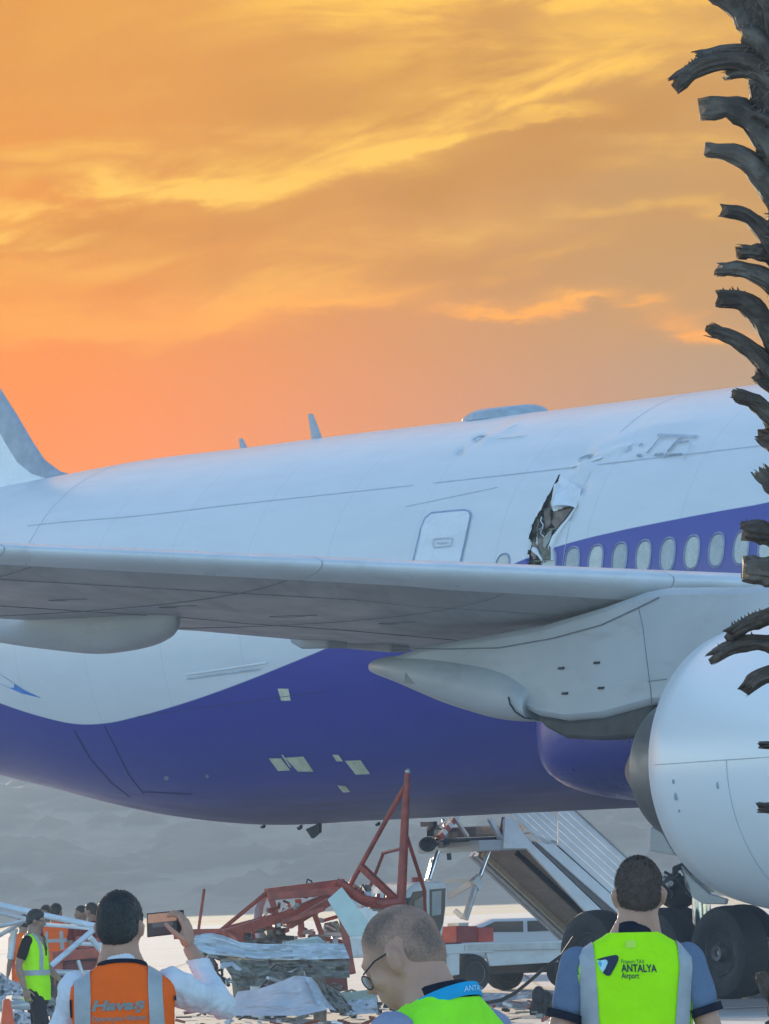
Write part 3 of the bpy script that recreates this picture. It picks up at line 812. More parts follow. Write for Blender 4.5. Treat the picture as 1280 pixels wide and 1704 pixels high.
# slats: real breaks at the joints seen along the edge
def le_y(px):      # span station whose leading edge projects to column px
    lo, hi = -29.0, -3.0
    for _ in range(50):
        m_ = (lo + hi) / 2; x, z = wl(m_)
        if PJ(toW((x, m_, z)))[0] < px: lo = m_
        else: hi = m_
    return lo
cuts = [-3.0, le_y(1122), le_y(537), le_y(8), -20.5, -25.2, -30.2]
for a, b in zip(cuts[:-1], cuts[1:]):
    yy = np.linspace(a - .008, b + .008, 8)
    MB().rings([wsec(y, 0, SL, 12, grow=.02) for y in yy]).build('slat', M_slat, plane, 40)
def lowpt(y, q):
    r_ = wsec(y, q, 1.0, 2); p = r_[3]; return np.array([p[0], p[1], p[2] - .006])
for q in (.20, .66):
    MB().tube([lowpt(y, q) for y in np.linspace(-3.5, -29.5, 40)], .005, 4).build('wing_seam', M_wseam, plane, 60)
for y in (-11.1, -13.4, -16.1, -18.2):
    MB().tube([lowpt(y, q) for q in np.linspace(.065, .97, 24)], .005, 4).build('wing_seam', M_wseam, plane, 60)
for y in np.arange(-10.6, -17, -1.25):
    p = lowpt(y, .44)
    MB().tube([p + np.array([.22 * cos(a), .36 * sin(a), .10 * -cos(a) * .0]) for a in np.linspace(0, 2 * pi, 21)], .005, 4).build('tank_cover', M_wseam, plane, 60)
# flap track fairing outboard: a canoe under the trailing edge
def canoe(name, x0, x1, y, ztop, zbot, hw, m, n=18, parent=plane, sharp=1.0):
    rs = []
    for i in range(n + 1):
        t = i / n; x = x0 + (x1 - x0) * t
        e = max(0.03, min(1, (sin(pi * t ** sharp)) ** .62))
        zt_, zb_ = ztop(t), zbot(t); zm, h2 = (zt_ + zb_) / 2, max((zt_ - zb_) / 2, .02)
        rs.append([(x, y + hw * e * np.sign(cos(a)) * abs(cos(a)) ** .8, zm + h2 * np.sign(sin(a)) * abs(sin(a)) ** .8) for a in np.linspace(0, 2 * pi, 21)[:-1]])
    return MB().rings(rs).build(name, m, parent, 50)
yf = -12.4
e_f = [max(.03, min(1.0, (t / .28) ** .7 if t < .28 else (1 if t < .7 else (1 - (t - .7) / .3 * .95)))) for t in np.linspace(0, 1, 9)]
cb = [AL(x, y, yf - .32 * e_) for (x, y), e_ in zip(((292, 1034), (262, 1056), (225, 1072), (180, 1084), (130, 1089), (70, 1084), (0, 1074), (-90, 1056), (-190, 1030)), e_f)]
ct_ = [AL(x, y, yf - .32 * e_) for (x, y), e_ in zip(((292, 1028), (250, 1022), (225, 1018), (180, 1014), (130, 1010), (70, 1006), (0, 1002), (-90, 1004), (-190, 1020)), e_f)]
zb_f = hermite(np.linspace(0, 1, 9), [p[2] for p in cb]); zt_f = hermite(np.linspace(0, 1, 9), [p[2] + .15 for p in ct_])
xs9 = hermite(np.linspace(0, 1, 9), [p[0] for p in cb])
rs = []
for i in range(25):
    t = i / 24; e = max(.03, min(1.0, (t / .28) ** .7 if t < .28 else (1 if t < .7 else (1 - (t - .7) / .3 * .95))))
    zt_, zb_ = float(zt_f(t)), float(zb_f(t)); zm, h2 = (zt_ + zb_) / 2, max((zt_ - zb_) / 2, .02)
    rs.append([(float(xs9(t)), yf + .34 * e * np.sign(cos(a)) * abs(cos(a)) ** .8, zm + h2 * np.sign(sin(a)) * abs(sin(a)) ** .8) for a in np.linspace(0, 2 * pi, 21)[:-1]])
ftf = MB().rings(rs).build('flap_fairing', M_pylon, plane, 50)
# small flap hinge fairings on the trailing edge
for pxs, y in ((((475, 1040), (545, 1046), (545, 1079), (500, 1080), (483, 1070)), -8.9), (((415, 1036), (470, 1042), (470, 1058), (432, 1053)), -9.5), (((548, 1050), (650, 1060), (648, 1086), (560, 1078)), -8.3)):
    MB().prism([AL(*q, y) for q in pxs], (0, .35, 0)).build('flap_hinge_fairing', M_pylon if y != -8.3 else M_wing, plane, bevel=.03)
# pylon ---------------------------------------------------------------
yp = -9.75
py_px = [(640, 1096), (700, 1075), (800, 1058), (900, 1040), (1000, 1010), (1070, 985), (1110, 978), (1170, 978), (1230, 978), (1290, 972), (1360, 985), (1440, 1010), (1440, 1080), (1300, 1130), (1150, 1170), (1085, 1172), (1000, 1195), (940, 1200), (892, 1192), (850, 1170), (740, 1130), (660, 1110)]
pol = [AL(*q, yp - .28) for q in py_px]
MB().prism([p + np.array([0, 0, 0]) for p in pol], (0, .56, 0)).build('pylon', M_pylon, plane, smooth=30, bevel=.13)
hs = [(884, 1186), (940, 1199), (1000, 1194), (1086, 1170), (1080, 1195), (1062, 1226), (1000, 1232), (940, 1229), (908, 1212)]
MB().prism([AL(*q, yp - .22) for q in hs], (0, .44, 0)).build('heat_shield', M_heat, plane, bevel=.05)
cbx = [(893, 1196), (870, 1201), (840, 1202), (800, 1197), (760, 1186), (720, 1172), (680, 1154), (645, 1137), (622, 1126), (614, 1119)]
ctx = [(893, 1180), (880, 1150), (850, 1120), (800, 1105), (760, 1098), (720, 1093), (680, 1090), (650, 1090), (626, 1094), (615, 1101)]
yc = yp - .40
def e_c(t): return max(.05, (min(1, t / .12) ** .5) * (1 if t < .55 else max(.05, 1 - ((t - .55) / .45) ** 2 * .72)))
ycs = [yp - .40 * e_c(i / 9) for i in range(10)]
zb_f = hermite(np.linspace(0, 1, 10), [AL(*q, y)[2] for q, y in zip(cbx, ycs)]); zt_f = hermite(np.linspace(0, 1, 10), [AL(*q, y)[2] for q, y in zip(ctx, ycs)]); xs9 = hermite(np.linspace(0, 1, 10), [AL(*q, y)[0] for q, y in zip(cbx, ycs)])
rs = []
for i in range(31):
    t = i / 30; e = max(.05, (min(1, t / .12) ** .5) * (1 if t < .55 else max(.05, 1 - ((t - .55) / .45) ** 2 * .72)))
    zt_, zb_ = float(zt_f(t)), float(zb_f(t)); zm, h2 = (zt_ + zb_) / 2, max((zt_ - zb_) / 2, .015)
    rs.append([(float(xs9(t)), yp + .42 * e * np.sign(cos(a)) * abs(cos(a)) ** .75, zm + h2 * np.sign(sin(a)) * abs(sin(a)) ** .75) for a in np.linspace(0, 2 * pi, 25)[:-1]])
pfr = MB().rings(rs).build('pylon_tail_fairing', M_pylon, plane, 60)
MB().prism([AL(*q, yp - .40) for q in ((674, 1120), (722, 1123), (702, 1140), (673, 1136))], (0, .14, 0)).build('fairing_patch', mat('patch_grey', (0.30, 0.29, 0.28), 0.6), pfr)
MB().tube([AL(*q, yp - .43) for q in ((846, 1160), (849, 1172), (858, 1185), (872, 1194), (884, 1196))], .012, 6).build('fairing_gap', M_dark, pfr, 60)
# pylon panel gaps and the four drain slots
def pline(pts, y=yp - .283, r_=.007):
    return MB().tube([AL(*q, y) for q in pts], r_, 6).build('pylon_seam', M_seam, plane, 60)
pline([(1063, 1012), (1070, 1045), (1076, 1095), (1083, 1150), (1084, 1172)]); pline([(1078, 1134), (1110, 1130)])
for x, y in ((936, 1112), (995, 1103), (942, 1154), (1002, 1145)):
    MB().prism([AL(x + a, y + b, yp - .27) for a, b in ((-4, -2), (5, -2.5), (4, 2), (-5, 2))], (0, -.03, 0)).build('drain_slot', M_dark, plane)
MB().tube([AL(*q, yp - .30) for q in ((655, 1078), (740, 1080), (830, 1078), (920, 1062), (1000, 1040), (1060, 1012), (1096, 994))], .008, 6).build('pylon_seam', M_seam, plane, 60)

# engine --------------------------------------------------------------
EY, EZ = -9.75, 3.03
prof = [(18.15, 1.50), (18.2, 1.545), (18.6, 1.62), (19.2, 1.71), (20, 1.82), (21, 1.915), (22, 1.955), (23, 1.94), (23.8, 1.86), (24.3, 1.76), (24.5, 1.66), (24.4, 1.57), (24, 1.52), (22.8, 1.50), (22.6, .3)]
prof = [(a + .22, r_ * 1.11) for a, r_ in prof]
nac = MB().lathe(prof, (0, EY, EZ), (1, 0, 0), 96).build('nacelle', M_nac, plane, 40)
MB().lathe([(18.40, 1.665), (18.9, 1.64), (19.6, 1.6), (19.6, .9)], (0, EY, EZ), (1, 0, 0), 72).build('fan_duct', M_dark, plane, 40)
MB().lathe([(19.4, 1.02), (18.6, 1.04), (17.9, 1.0), (17.1, .93), (17.0, .90), (17.08, .86), (17.8, .88)], (0, EY, EZ), (1, 0, 0), 72).build('core_nozzle', M_nozz, plane, 40)
MB().lathe([(17.6, .62), (17.0, .60), (16.6, .50), (16.25, .36), (16.02, .20), (15.95, .05)], (0, EY, EZ), (1, 0, 0), 48).build('exhaust_cone', mat('exhaust_cone_metal', (0.17, 0.15, 0.14), 0.5, 0.4, var=0.15), plane, 40)
def nseam(x0, x1, a0, a1, r_=.010):
    f = hermite([p[0] for p in prof[1:9]], [p[1] for p in prof[1:9]])
    pts = []
    for t in np.linspace(0, 1, 30):
        x = x0 + (x1 - x0) * t; a = a0 + (a1 - a0) * t; R_ = float(f(x)) + .001
        pts.append((x, EY - R_ * cos(a), EZ + R_ * sin(a)))
    return MB().tube(pts, r_, 5).build('nacelle_seam', M_fseam, nac, 60)
nseam(18.6, 23.6, .02, .02, .005); nseam(20.35, 20.35, -1.2, .02, .005)
for x, a, s_ in ((19.05, -.10, .03), (19.05, -.2, .05), (19.05, -.30, .02), (20.1, -.13, .045)):
    R_ = float(np.interp(x, [18.2, 19.2, 20, 21], [1.69, 1.87, 1.99, 2.10])) + .004
    MB().ell((x, EY - R_ * cos(a), EZ + R_ * sin(a)), (s_ * .6, .012, s_), nu=8, nv=6).build('latch', mat('latch_grey', (0.33, 0.36, 0.40), 0.5), nac, 60)
# wing to body fairing
rs = []
for i in range(49):
    t = i / 48; x = 4.3 + 20.1 * (t ** 1.6)
    q = min(1, (x - 4.25) / 2.0) * min(1, max(.02, (24.5 - x) / 2.5)); e = (1 - (1 - q) ** 2.2) ** .5
    zc_ = 3.80; hz = .10 + .97 * e; hy = .6 + 2.78 * e
    rs.append([(x, hy * np.sign(cos(a)) * abs(cos(a)) ** .62, zc_ + hz * np.sign(sin(a)) * abs(sin(a)) ** .62) for a in np.linspace(0, 2 * pi, 57)[:-1]])
bf = MB().rings(rs).build('belly_fairing', M_purp, plane, 60)

# main landing gear ------------------------------------------------------
def make_wheel(parent, c, r=.635, w=.46):
    hubo = MB(); x, y, z = c
    tyre = MB().lathe([(-w * .36, r * .50), (-w * .46, r * .62), (-w * .5, r * .80), (-w * .44, r * .93), (-w * .3, r * .985), (-.12 * w, r), (.12 * w, r), (w * .3, r * .985), (w * .44, r * .93), (w * .5, r * .80), (w * .46, r * .62), (w * .36, r * .50)], (0, 0, 0), (0, 1, 0), 40, True).build('wheel', M_tyre, parent, 35)
    tyre.location = c
    MB().lathe([(-w * .38, .02), (-w * .50, .05), (-w * .52, r * .17), (-w * .40, r * .20), (-w * .30, r * .25), (-w * .30, r * .43), (-w * .40, r * .49), (-w * .36, r * .52)], (0, 0, 0), (0, 1, 0), 32).build('hub', M_rim, tyre, 35)
    for k in range(8):
        a = 2 * pi * k / 8
        MB().tube([(r * .34 * cos(a), -w * .33, r * .34 * sin(a)), (r * .34 * cos(a), -w * .27, r * .34 * sin(a))], r * .055, 8).build('bolt', M_dark, tyre)
    return tyre
gx0 = AL(1210, 1585, -4.75)[0]
for k in range(3):
    for y in (-4.70, -3.30):
        make_wheel(plane, (gx0 - 1.45 * k, y, .63))
GM = gx0 - 1.45
MB().tube([(gx0 + .1, -4.0, .66), (GM, -4.0, .72), (gx0 - 3.0, -4.0, .66)], [.14, .19, .14], 12).build('bogie_beam', M_strut, plane, 50)
MB().tube([(GM, -4.0, .7), (GM, -4.0, 1.6)], .13, 16).build('oleo_strut', M_chrome, plane, 50)
MB().tube([(GM, -4.0, 1.45), (GM + .05, -4.1, 2.6), (GM + .1, -4.6, 4.7)], [.21, .22, .24], 16).build('strut_housing', M_strut, plane, 50)
MB().tube([(GM - .05, -4.0, 1.9), (GM - 1.2, -3.1, 3.4)], .09, 10).build('drag_brace', M_strut, plane, 50)
MB().tube([(GM + .1, -4.0, 2.0), (GM + 1.6, -3.0, 3.6)], .09, 10).build('drag_brace', M_strut, plane, 50)
for k in range(3): MB().tube([(gx0 - 1.45 * k, -4.9, .63), (gx0 - 1.45 * k, -3.1, .63)], .09, 10).build('axle', M_strut, plane, 50)
rg = random.Random(5)
for k in range(9):
    a = AL(1120 + rg.uniform(-14, 14), 1462 + rg.uniform(-22, 30), -4.2 + rg.uniform(-.4, .4)); b = AL(1130 + rg.uniform(-26, 24), 1478 + rg.uniform(-26, 26), -4.0 + rg.uniform(-.4, .4))
    m_ = (a + b) / 2 + np.array([0, 0, rg.uniform(-.12, .12)])
    MB().tube([a, m_, b], rg.uniform(.018, .05), 7).build('hydraulic_hose', M_dark if k % 4 else M_strut, plane, 60)
MB().ell(AL(1128, 1485, -3.9), (.32, .25, .24), nu=14, nv=8).build('brake_manifold', M_dark, plane, 40)
MB().prism([AL(*q, -4.5) for q in ((1131, 1440), (1150, 1462), (1180, 1488), (1208, 1496), (1206, 1505), (1168, 1504), (1150, 1492), (1148, 1478))], (0, .06, 0)).build('gear_door', M_pylon, plane, bevel=.015)
MB().prism([AL(*q, -4.2) for q in ((1082, 1376), (1100, 1384), (1124, 1424), (1081, 1416))], (0, .06, 0)).build('gear_door', M_pylon, plane, bevel=.015)
# ------------------------------------------------------------------ passenger stairs truck docked on the far side
TH = math.atan2(-.595, -.804)
TF = np.array([cos(TH), sin(TH), 0]); TLft = np.array([-sin(TH), cos(TH), 0])
_t = ground_at(800, 122.5); TO = np.array([_t.x, _t.y, 0.0])
truck = empty('stairs_truck', tuple(TO), TH, 'white passenger boarding stairs truck parked behind the purple belly', 'truck')
_ct = np.array([(_C - TO) @ TF, (_C - TO) @ TLft, EYE])
def TL(px, py, y):
    w = W(px, py, 100.0) - _C
    d = np.array([w @ TF, w @ TLft, w[2]])
    return _ct + d * ((y - _ct[1]) / d[1])
YN, YF = .78, -.78                     # near and far side
def tplate(name, pxs, y, th, m, parent=truck, bevel=0.01):
    return MB().prism([TL(*q, y) for q in pxs], (0, -th, 0)).build(name, m, parent, bevel=bevel)
def tbar(name, a, b, y0, y1, w, m, parent=truck, rnd=False):
    p, q = TL(*a, y0), TL(*b, y1)
    return (MB().tube([p, q], w / 2, 10) if rnd else MB().beam(p, q, w)).build(name, m, parent, 50 if rnd else None)
# chassis and bed
tplate('bed_side', [(812, 1569), (1010, 1562), (1010, 1597), (932, 1601), (816, 1608), (810, 1590)], YN + .12, .06, M_truckw)
tplate('bed_side', [(735, 1572), (822, 1568), (822, 1585), (740, 1588)], YN + .16, .08, M_truckw)
tplate('fender', [(746, 1586), (765, 1584), (765, 1622), (750, 1624)], YN + .14, .08, M_truckw)
MB().beam(TL(745, 1578, .5), TL(1000, 1572, .5), .9, .10).build('bed_floor', M_galv, truck)
tplate('chassis_rail', [(800, 1606), (1010, 1598), (1010, 1614), (800, 1622)], .45, .9, M_dark)
def tyre(c, r, w=.26):
    t = MB().lathe([(-w * .4, r * .55), (-w * .5, r * .75), (-w * .42, r * .95), (-w * .2, r), (w * .2, r), (w * .42, r * .95), (w * .5, r * .75), (w * .4, r * .55)], (0, 0, 0), (0, 1, 0), 32, True).build('wheel', M_tyre, truck, 35)
    t.location = c
    MB().lathe([(w * .44, r * .60), (w * .30, r * .50), (w * .36, r * .2), (w * .36, .01)], (0, 0, 0), (0, 1, 0), 24).build('rim', mat('dusty_rim', (0.30, 0.29, 0.26), 0.6, var=0.25), t, 35)
    return t
fwh = TL(784, 1611, YN); rwh = TL(940, 1611, YN)
for w_, s_ in ((fwh, 1), (rwh, 1)):
    for y in (YN, YF): tyre((w_[0], y, .30), .30)
tyre((TL(836, 1612, -.4)[0], -.35, .29), .29, .34)
# cab
def cabring(pxs, y): return [TL(*q, y) for q in pxs]
cabp = [(664, 1508), (676, 1486), (690, 1471), (706, 1467), (738, 1467), (746, 1476), (744, 1508), (736, 1568), (742, 1590), (668, 1592), (662, 1560)]
near_ = cabring(cabp, YN); far_ = [p + np.array([0, -1.5, 0]) for p in near_]
mid_ = [p + np.array([0, .05, 0]) * 0 for p in near_]
n_ = len(cabp)
cab = MB().prism(near_, (0, -1.5, 0)).build('cab', M_truckw, truck, bevel=.05)
tplate('side_window', [(716, 1480), (742, 1478), (741, 1508), (738, 1536), (732, 1553), (716, 1553)], YN + .012, .02, M_glass, cab, .004)
tplate('window_pane', [(719, 1484), (735, 1482), (734, 1522), (719, 1524)], YN + .018, .006, mat('pale_glass', (0.34, 0.38, 0.40), 0.15), cab, 0)
tplate('side_window', [(680, 1503), (688, 1484), (710, 1481), (710, 1536), (690, 1530), (678, 1520)], YN + .012, .02, M_glass, cab, .004)
MB().prism([TL(675, 1488, YN - .05), TL(662, 1520, YN - .05), TL(662, 1520, YN - 1.4), TL(675, 1488, YN - 1.4)], (.03, 0, .02)).build('windscreen', M_glass, cab)
tplate('seat', [(690, 1500), (706, 1490), (708, 1540), (692, 1545)], YN + .02, .01, mat('seat_tan', (0.36, 0.31, 0.26), 0.8), cab, 0)
MB().tube([TL(693, 1470, .4), TL(693, 1460, .4)], .075, 12).build('beacon', M_redb, cab, 50)
tbar('mirror_arm', (682, 1495), (676, 1502), YN, YN + .25, .03, M_dark, cab)
MB().box(TL(674, 1506, YN + .27), (.06, .14, .22)).build('mirror', M_dark, cab, bevel=.02)
# red equipment box on the bed
tplate('equipment_box', [(760, 1541), (795, 1541), (795, 1568), (760, 1569)], YN - .1, .7, mat('dark_red_paint', (0.28, 0.03, 0.028), 0.5), truck, .015)
tplate('equipment_box', [(795.5, 1543), (822, 1543), (822, 1567), (795.5, 1568)], YN - .08, .7, M_redb, truck, .015)
tplate('box_lid', [(764, 1536), (780, 1535), (780, 1541), (764, 1541)], YN - .2, .3, M_galv, truck, .005)
# ramp: underside boards between two stringers
a0, a1 = TL(812, 1413, YF + .05), TL(877, 1412, YN)
b0, b1 = TL(905, 1572, YF + .05), TL(1035, 1556, YN)
top_l = TL(812, 1413, 0); 
for i in range(9):
    t0, t1 = i / 9 + .004, (i + 1) / 9 - .004
    def L(p, q, t): return p + (q - p) * t
    A = TL(840, 1412, 0); B = TL(1010, 1566, 0)
    c0, c1 = L(A, B, t0), L(A, B, t1)
    MB().add([c0 + np.array([0, YN, .0]), c0 + np.array([0, YF, .0]), c1 + np.array([0, YF, 0]), c1 + np.array([0, YN, 0]),
              c0 + np.array([0, YN, .03]), c0 + np.array([0, YF, .03]), c1 + np.array([0, YF, .03]), c1 + np.array([0, YN, .03])],
             [(0, 1, 2, 3), (7, 6, 5, 4), (0, 4, 5, 1), (1, 5, 6, 2), (2, 6, 7, 3), (3, 7, 4, 0)]).build('underside_board', M_brownpan, truck)
A = TL(840, 1412, 0); B = TL(1010, 1566, 0)
MB().add([A + np.array([0, YN, .034]), A + np.array([0, YF, .034]), B + np.array([0, YF, .034]), B + np.array([0, YN, .034])], [(0, 1, 2, 3)]).build('ramp_backing', M_dark, truck)  # dark sheet added so no light leaks between the boards
for k, (yy, w_) in enumerate(((YF, .10), (YF + .16, .05), (YF - .14, .08), (YN - .03, .05), (0.25, .05))):
    MB().beam(A + np.array([-.05, yy, -.05]), B + np.array([0, yy, -.05]), w_, .13).build('stringer', M_galv if k in (0, 2) else (mat('cream_channel', (0.5, 0.46, 0.36), 0.6) if k == 1 else M_dark), truck)
for k in range(10):
    c = A + (B - A) * (k + .5) / 10
    MB().box(c + np.array([.02, 0, .30]), (.24, 1.5, .03)).build('step', M_galv, truck)
# near side: stringer skirt, handrail channel, balustrade boards
tplate('stringer_skirt', [(840, 1363), (853, 1358), (880, 1398), (1050, 1560), (1020, 1566), (877, 1412), (838, 1412)], YN + .06, .05, M_truckw)
tplate('rail_channel', [(881, 1398), (891, 1400), (1065, 1552), (1050, 1558)], YN + .02, .05, mat('brown_channel', (0.17, 0.145, 0.14), 0.6))
tplate('rail_skirt', [(893, 1401), (926, 1407), (1085, 1548), (1066, 1553)], YN + .05, .04, M_truckw)
def lerp2(p, q, t): return (p[0] + (q[0] - p[0]) * t, p[1] + (q[1] - p[1]) * t)
for i in range(5):
    o0, o1 = 12.0 * i + .5, 12.0 * (i + 1) - .5
    xs_ = np.linspace(849, 927, 8); yl = [min(1353 - o0 + .907 * (x - 849), 1406) for x in xs_]; yu = [min(1353 - o1 + .907 * (x - 849), 1405.5) for x in xs_]
    tplate('balustrade_board', [(x, y) for x, y in zip(xs_, yl)] + [(x, y) for x, y in zip(xs_[::-1], yu[::-1])], YN + .03, .03, M_truckw, truck, .004)
tplate('balustrade_board', [(888, 1389), (927, 1400), (927, 1406), (904, 1405)], YN + .03, .03, M_truckw, truck, .004)
for i in range(6):
    o0, o1 = 83 * i / 6 + .6, 83 * (i + 1) / 6 - .6
    tplate('balustrade_board', [(929, 1407 - o0), (1095, 1557.5 - o0), (1095, 1557.5 - o1), (929, 1407 - o1)], YN + .03, .03, M_truckw, truck, .004)
tplate('handrail', [(929, 1322), (929, 1318), (1095, 1469), (1095, 1474)], YN + .06, .06, mat('cream_rail', (0.55, 0.53, 0.46), 0.5))
tplate('rail_gap', [(926, 1406.5), (930, 1408), (1090, 1553), (1084, 1551)], YN + .035, .03, M_dark, truck, 0)
# top platform with its torn front and striped bar
MB().box((TL(790, 1405, 0)[0], 0, TL(790, 1408, 0)[2]), (1.05, 1.6, .17)).build('platform', M_pylon, truck, bevel=.02)
MB().box((TL(800, 1380, 0)[0], -.1, TL(790, 1384, 0)[2]), (.95, 1.2, .16)).build('platform_mat', M_brownpan, truck, bevel=.03)
MB().tube([TL(714, 1412, .6), TL(740, 1399, .6), TL(790, 1397, .5), TL(832, 1395, .6)], .03, 8).build('bumper_rail', M_dark, truck, 50)
for i in range(6):
    a, b = (731 + i * 5.0, 1394 - i * 6.0), (731 + (i + 1) * 5.0, 1394 - (i + 1) * 6.0)
    tbar('striped_bar', a, b, .7, .7, .08, M_redb if i % 2 == 0 else M_white)
tbar('platform_strut', (760, 1365), (778, 1392), .6, .5, .05, M_galv); tbar('platform_strut', (815, 1362), (833, 1396), .7, .7, .07, M_truckw); tbar('platform_strut', (838, 1360), (832, 1400), .7, .7, .04, M_dark)
rg = random.Random(9)
for k in range(12):
    a = (rg.uniform(712, 745), rg.uniform(1362, 1402)); b = (a[0] + rg.uniform(-18, 22), a[1] + rg.uniform(-14, 14))
    tbar('bent_bracket', a, b, rg.uniform(-.5, .7), rg.uniform(-.5, .7), rg.uniform(.03, .09), rg.choice([M_dark, M_brownpan, M_galv]))
MB().ell(TL(712, 1405, .5), (.14, .14, .12), nu=10, nv=7).build('rubber_bumper', M_tyre, truck)
# hydraulic legs and cross frame
tbar('hydraulic_rod', (729, 1416), (714, 1463), .45, .5, .075, M_chrome, rnd=True); tbar('hydraulic_cylinder', (722, 1430), (712, 1466), .3, .35, .10, M_galv, rnd=True)
tbar('hydraulic_rod', (815, 1415), (799, 1458), .5, .5, .07, M_chrome, rnd=True); tbar('hydraulic_cylinder', (797, 1456), (774, 1530), .5, .5, .11, M_galv, rnd=True)
tbar('cross_bar', (742, 1466), (798, 1466), -.1, .3, .07, M_pylon); tbar('cross_bar', (746, 1492), (785, 1470), -.2, .1, .09, M_pylon); tbar('cross_bar', (788, 1462), (798, 1478), .5, .5, .12, M_galv)
tbar('cross_bar', (757, 1515), (770, 1527), .2, .3, .07, M_truckw); tbar('hanging_bracket', (747, 1420), (748, 1431), .6, .6, .05, M_dark)

# low grey tug half hidden behind the stairs truck
_t = ground_at(868, 146.0)
car = empty('airport_tug', tuple(_t), radians(182), 'low grey airport tug mostly hidden behind the stairs truck bed', 'tug')
body_side = [(-2.1, .30), (-2.12, .62), (-1.95, .72), (-1.2, .74), (-.75, 1.0), (.55, 1.02), (1.15, .80), (2.1, .74), (2.15, .55), (2.1, .28)]
MB().prism([(x, .85, z) for x, z in body_side], (0, -1.7, 0)).build('tug_body', M_car, car, bevel=.09)
for y in (.862, -.862):
    MB().prism([(-1.0, y, .76), (-.70, y, .95), (-.10, y, .96), (-.10, y, .76)], (0, .008 if y < 0 else -.008, 0)).build('side_window', M_glass, car)
    MB().prism([(-.02, y, .76), (-.02, y, .96), (.50, y, .97), (.92, y, .79)], (0, .008 if y < 0 else -.008, 0)).build('side_window', M_glass, car)
    MB().box((-1.15, y * 1.09, .80), (.12, .16, .08)).build('mirror', M_dark, car, bevel=.02)
    for x in (-1.3, 1.3):
        MB().lathe([(-.11, .2), (-.12, .31), (0, .325), (.12, .31), (.11, .2)], (x, y * .93, .325), (0, 1, 0), 28, True).build('wheel', M_tyre, car, 40)

# ------------------------------------------------------------------ wrecked red lifting frame
D = 102.0
_t = ground_at(560, D)
wreck = empty('wrecked_lift', tuple(_t), 0, 'twisted rust-red steel lift frame with tall mast below the belly', 'wreckage')
wl0 = np.array([_t.x, _t.y, 0])
def WL(px, py, dd=0.0): return W(px, py, D + dd) - wl0
def rb(name, a, b, w, da=0.0, db=0.0, h=None, m=M_red, rnd=False, parent=wreck):
    p, q = WL(*a, da), WL(*b, db)
    mb = MB()
    if rnd: return mb.tube([p, q], w / 2, 10).build(name, m, parent, 50)
    return mb.beam(p, q, w, h).build(name, m, parent, bevel=.008)
def rpath(name, pts, w, m=M_red, flat=1.0, parent=wreck):
    return MB().tube([WL(*p) for p in pts], w / 2, 8, flat).build(name, m, parent, 35)
MB().tube([WL(678, 1286), WL(675, 1340), WL(671, 1430), WL(667, 1515)], [.035, .05, .06, .065], 12).build('mast', M_red, wreck, 50)
MB().ell(WL(679, 1284), (.04, .04, .04), nu=8, nv=6).build('mast_tip', M_galv, wreck, 50)
rb('brace', (674, 1308), (580, 1478), .065, 0, .5, rnd=True)
rb('brace', (676, 1388), (706, 1480), .05, 0, .4, rnd=True); rb('brace', (706, 1478), (708, 1520), .045, .4, .5, rnd=True)
rb('cross_member', (600, 1441), (664, 1502), .085, .4, 0); rb('cross_member', (610, 1492), (638, 1420), .045, .6, .8, rnd=True); rb('cross_member', (637, 1420), (672, 1411), .045, .8, 0, rnd=True)
rb('beam', (443, 1486), (572, 1470), .15, -.1, .2, .12); rb('beam', (446, 1492), (570, 1482), .09, -.9, -.7, .10)
rpath('bent_beam', [(566, 1470, .2), (586, 1486, .1), (610, 1500, 0), (640, 1504, 0), (668, 1500, 0)], .15)
rpath('bent_beam', [(560, 1467, -.5), (580, 1478, -.5), (600, 1494, -.5), (625, 1500, -.4)], .10)
rb('post', (450, 1490), (466, 1542), .15, -.1, -.1, .08); rb('post', (496, 1496), (504, 1560), .15, .4, .4, .08); rb('post', (523, 1520), (536, 1556), .14, -.2, -.2, .07); rb('post', (500, 1528), (500, 1560), .13, -.5, -.5, .06)
rb('post', (565, 1500), (586, 1620), .22, 0, -.1, .10)
rb('diagonal_beam', (372, 1555), (470, 1526), .12, -.8, -.4); rb('diagonal_beam', (470, 1526), (570, 1484), .12, -.4, 0); rb('diagonal_beam', (376, 1546), (460, 1524), .07, -.2, .2)
rb('diagonal_beam', (480, 1540), (548, 1500), .10, -.9, -.6); rb('diagonal_beam', (470, 1535), (540, 1512), .06, -1.0, -.9)
rb('side_rail', (368, 1548), (443, 1486), .055, -.6, -.1, rnd=True); rb('side_rail', (320, 1550), (372, 1549), .06, -.5, -.6); rb('side_rail', (340, 1480), (330, 1551), .04, .6, .3, rnd=True)
rb('side_rail', (375, 1550), (400, 1568), .10, -.7, -1.0); rb('side_rail', (535, 1533), (562, 1525), .045, .2, .3); rb('side_rail', (300, 1545), (345, 1600), .05, .2, .4); rb('side_rail', (290, 1560), (370, 1553), .05, .0, -.2)
rb('base_beam', (534, 1638), (578, 1634), .34, -.4, -.4, .22, m=mat('dark_red_oxide', (0.17, 0.03, 0.025), 0.5, var=.2)); rb('base_beam', (520, 1560), (572, 1570), .09, .5, .5); rb('base_beam', (530, 1552), (570, 1556), .06, .5, .5, m=M_galv)
rpath('torn_sheet', [(440, 1490, 0), (432, 1510, .05), (428, 1535, .1), (430, 1548, .1)], .18, M_panel, .2)
rpath('loose_wire', [(510, 1470, 0), (512, 1463, 0), (518, 1466, .1), (521, 1472, .1)], .02, M_dark); rpath('loose_wire', [(600, 1480, .2), (604, 1472, .2), (610, 1484, .3), (607, 1490, .3)], .02, M_dark)
rpath('loose_wire', [(445, 1520, .2), (425, 1535, 0), (405, 1550, -.1)], .015, M_dark)
rg = random.Random(21)
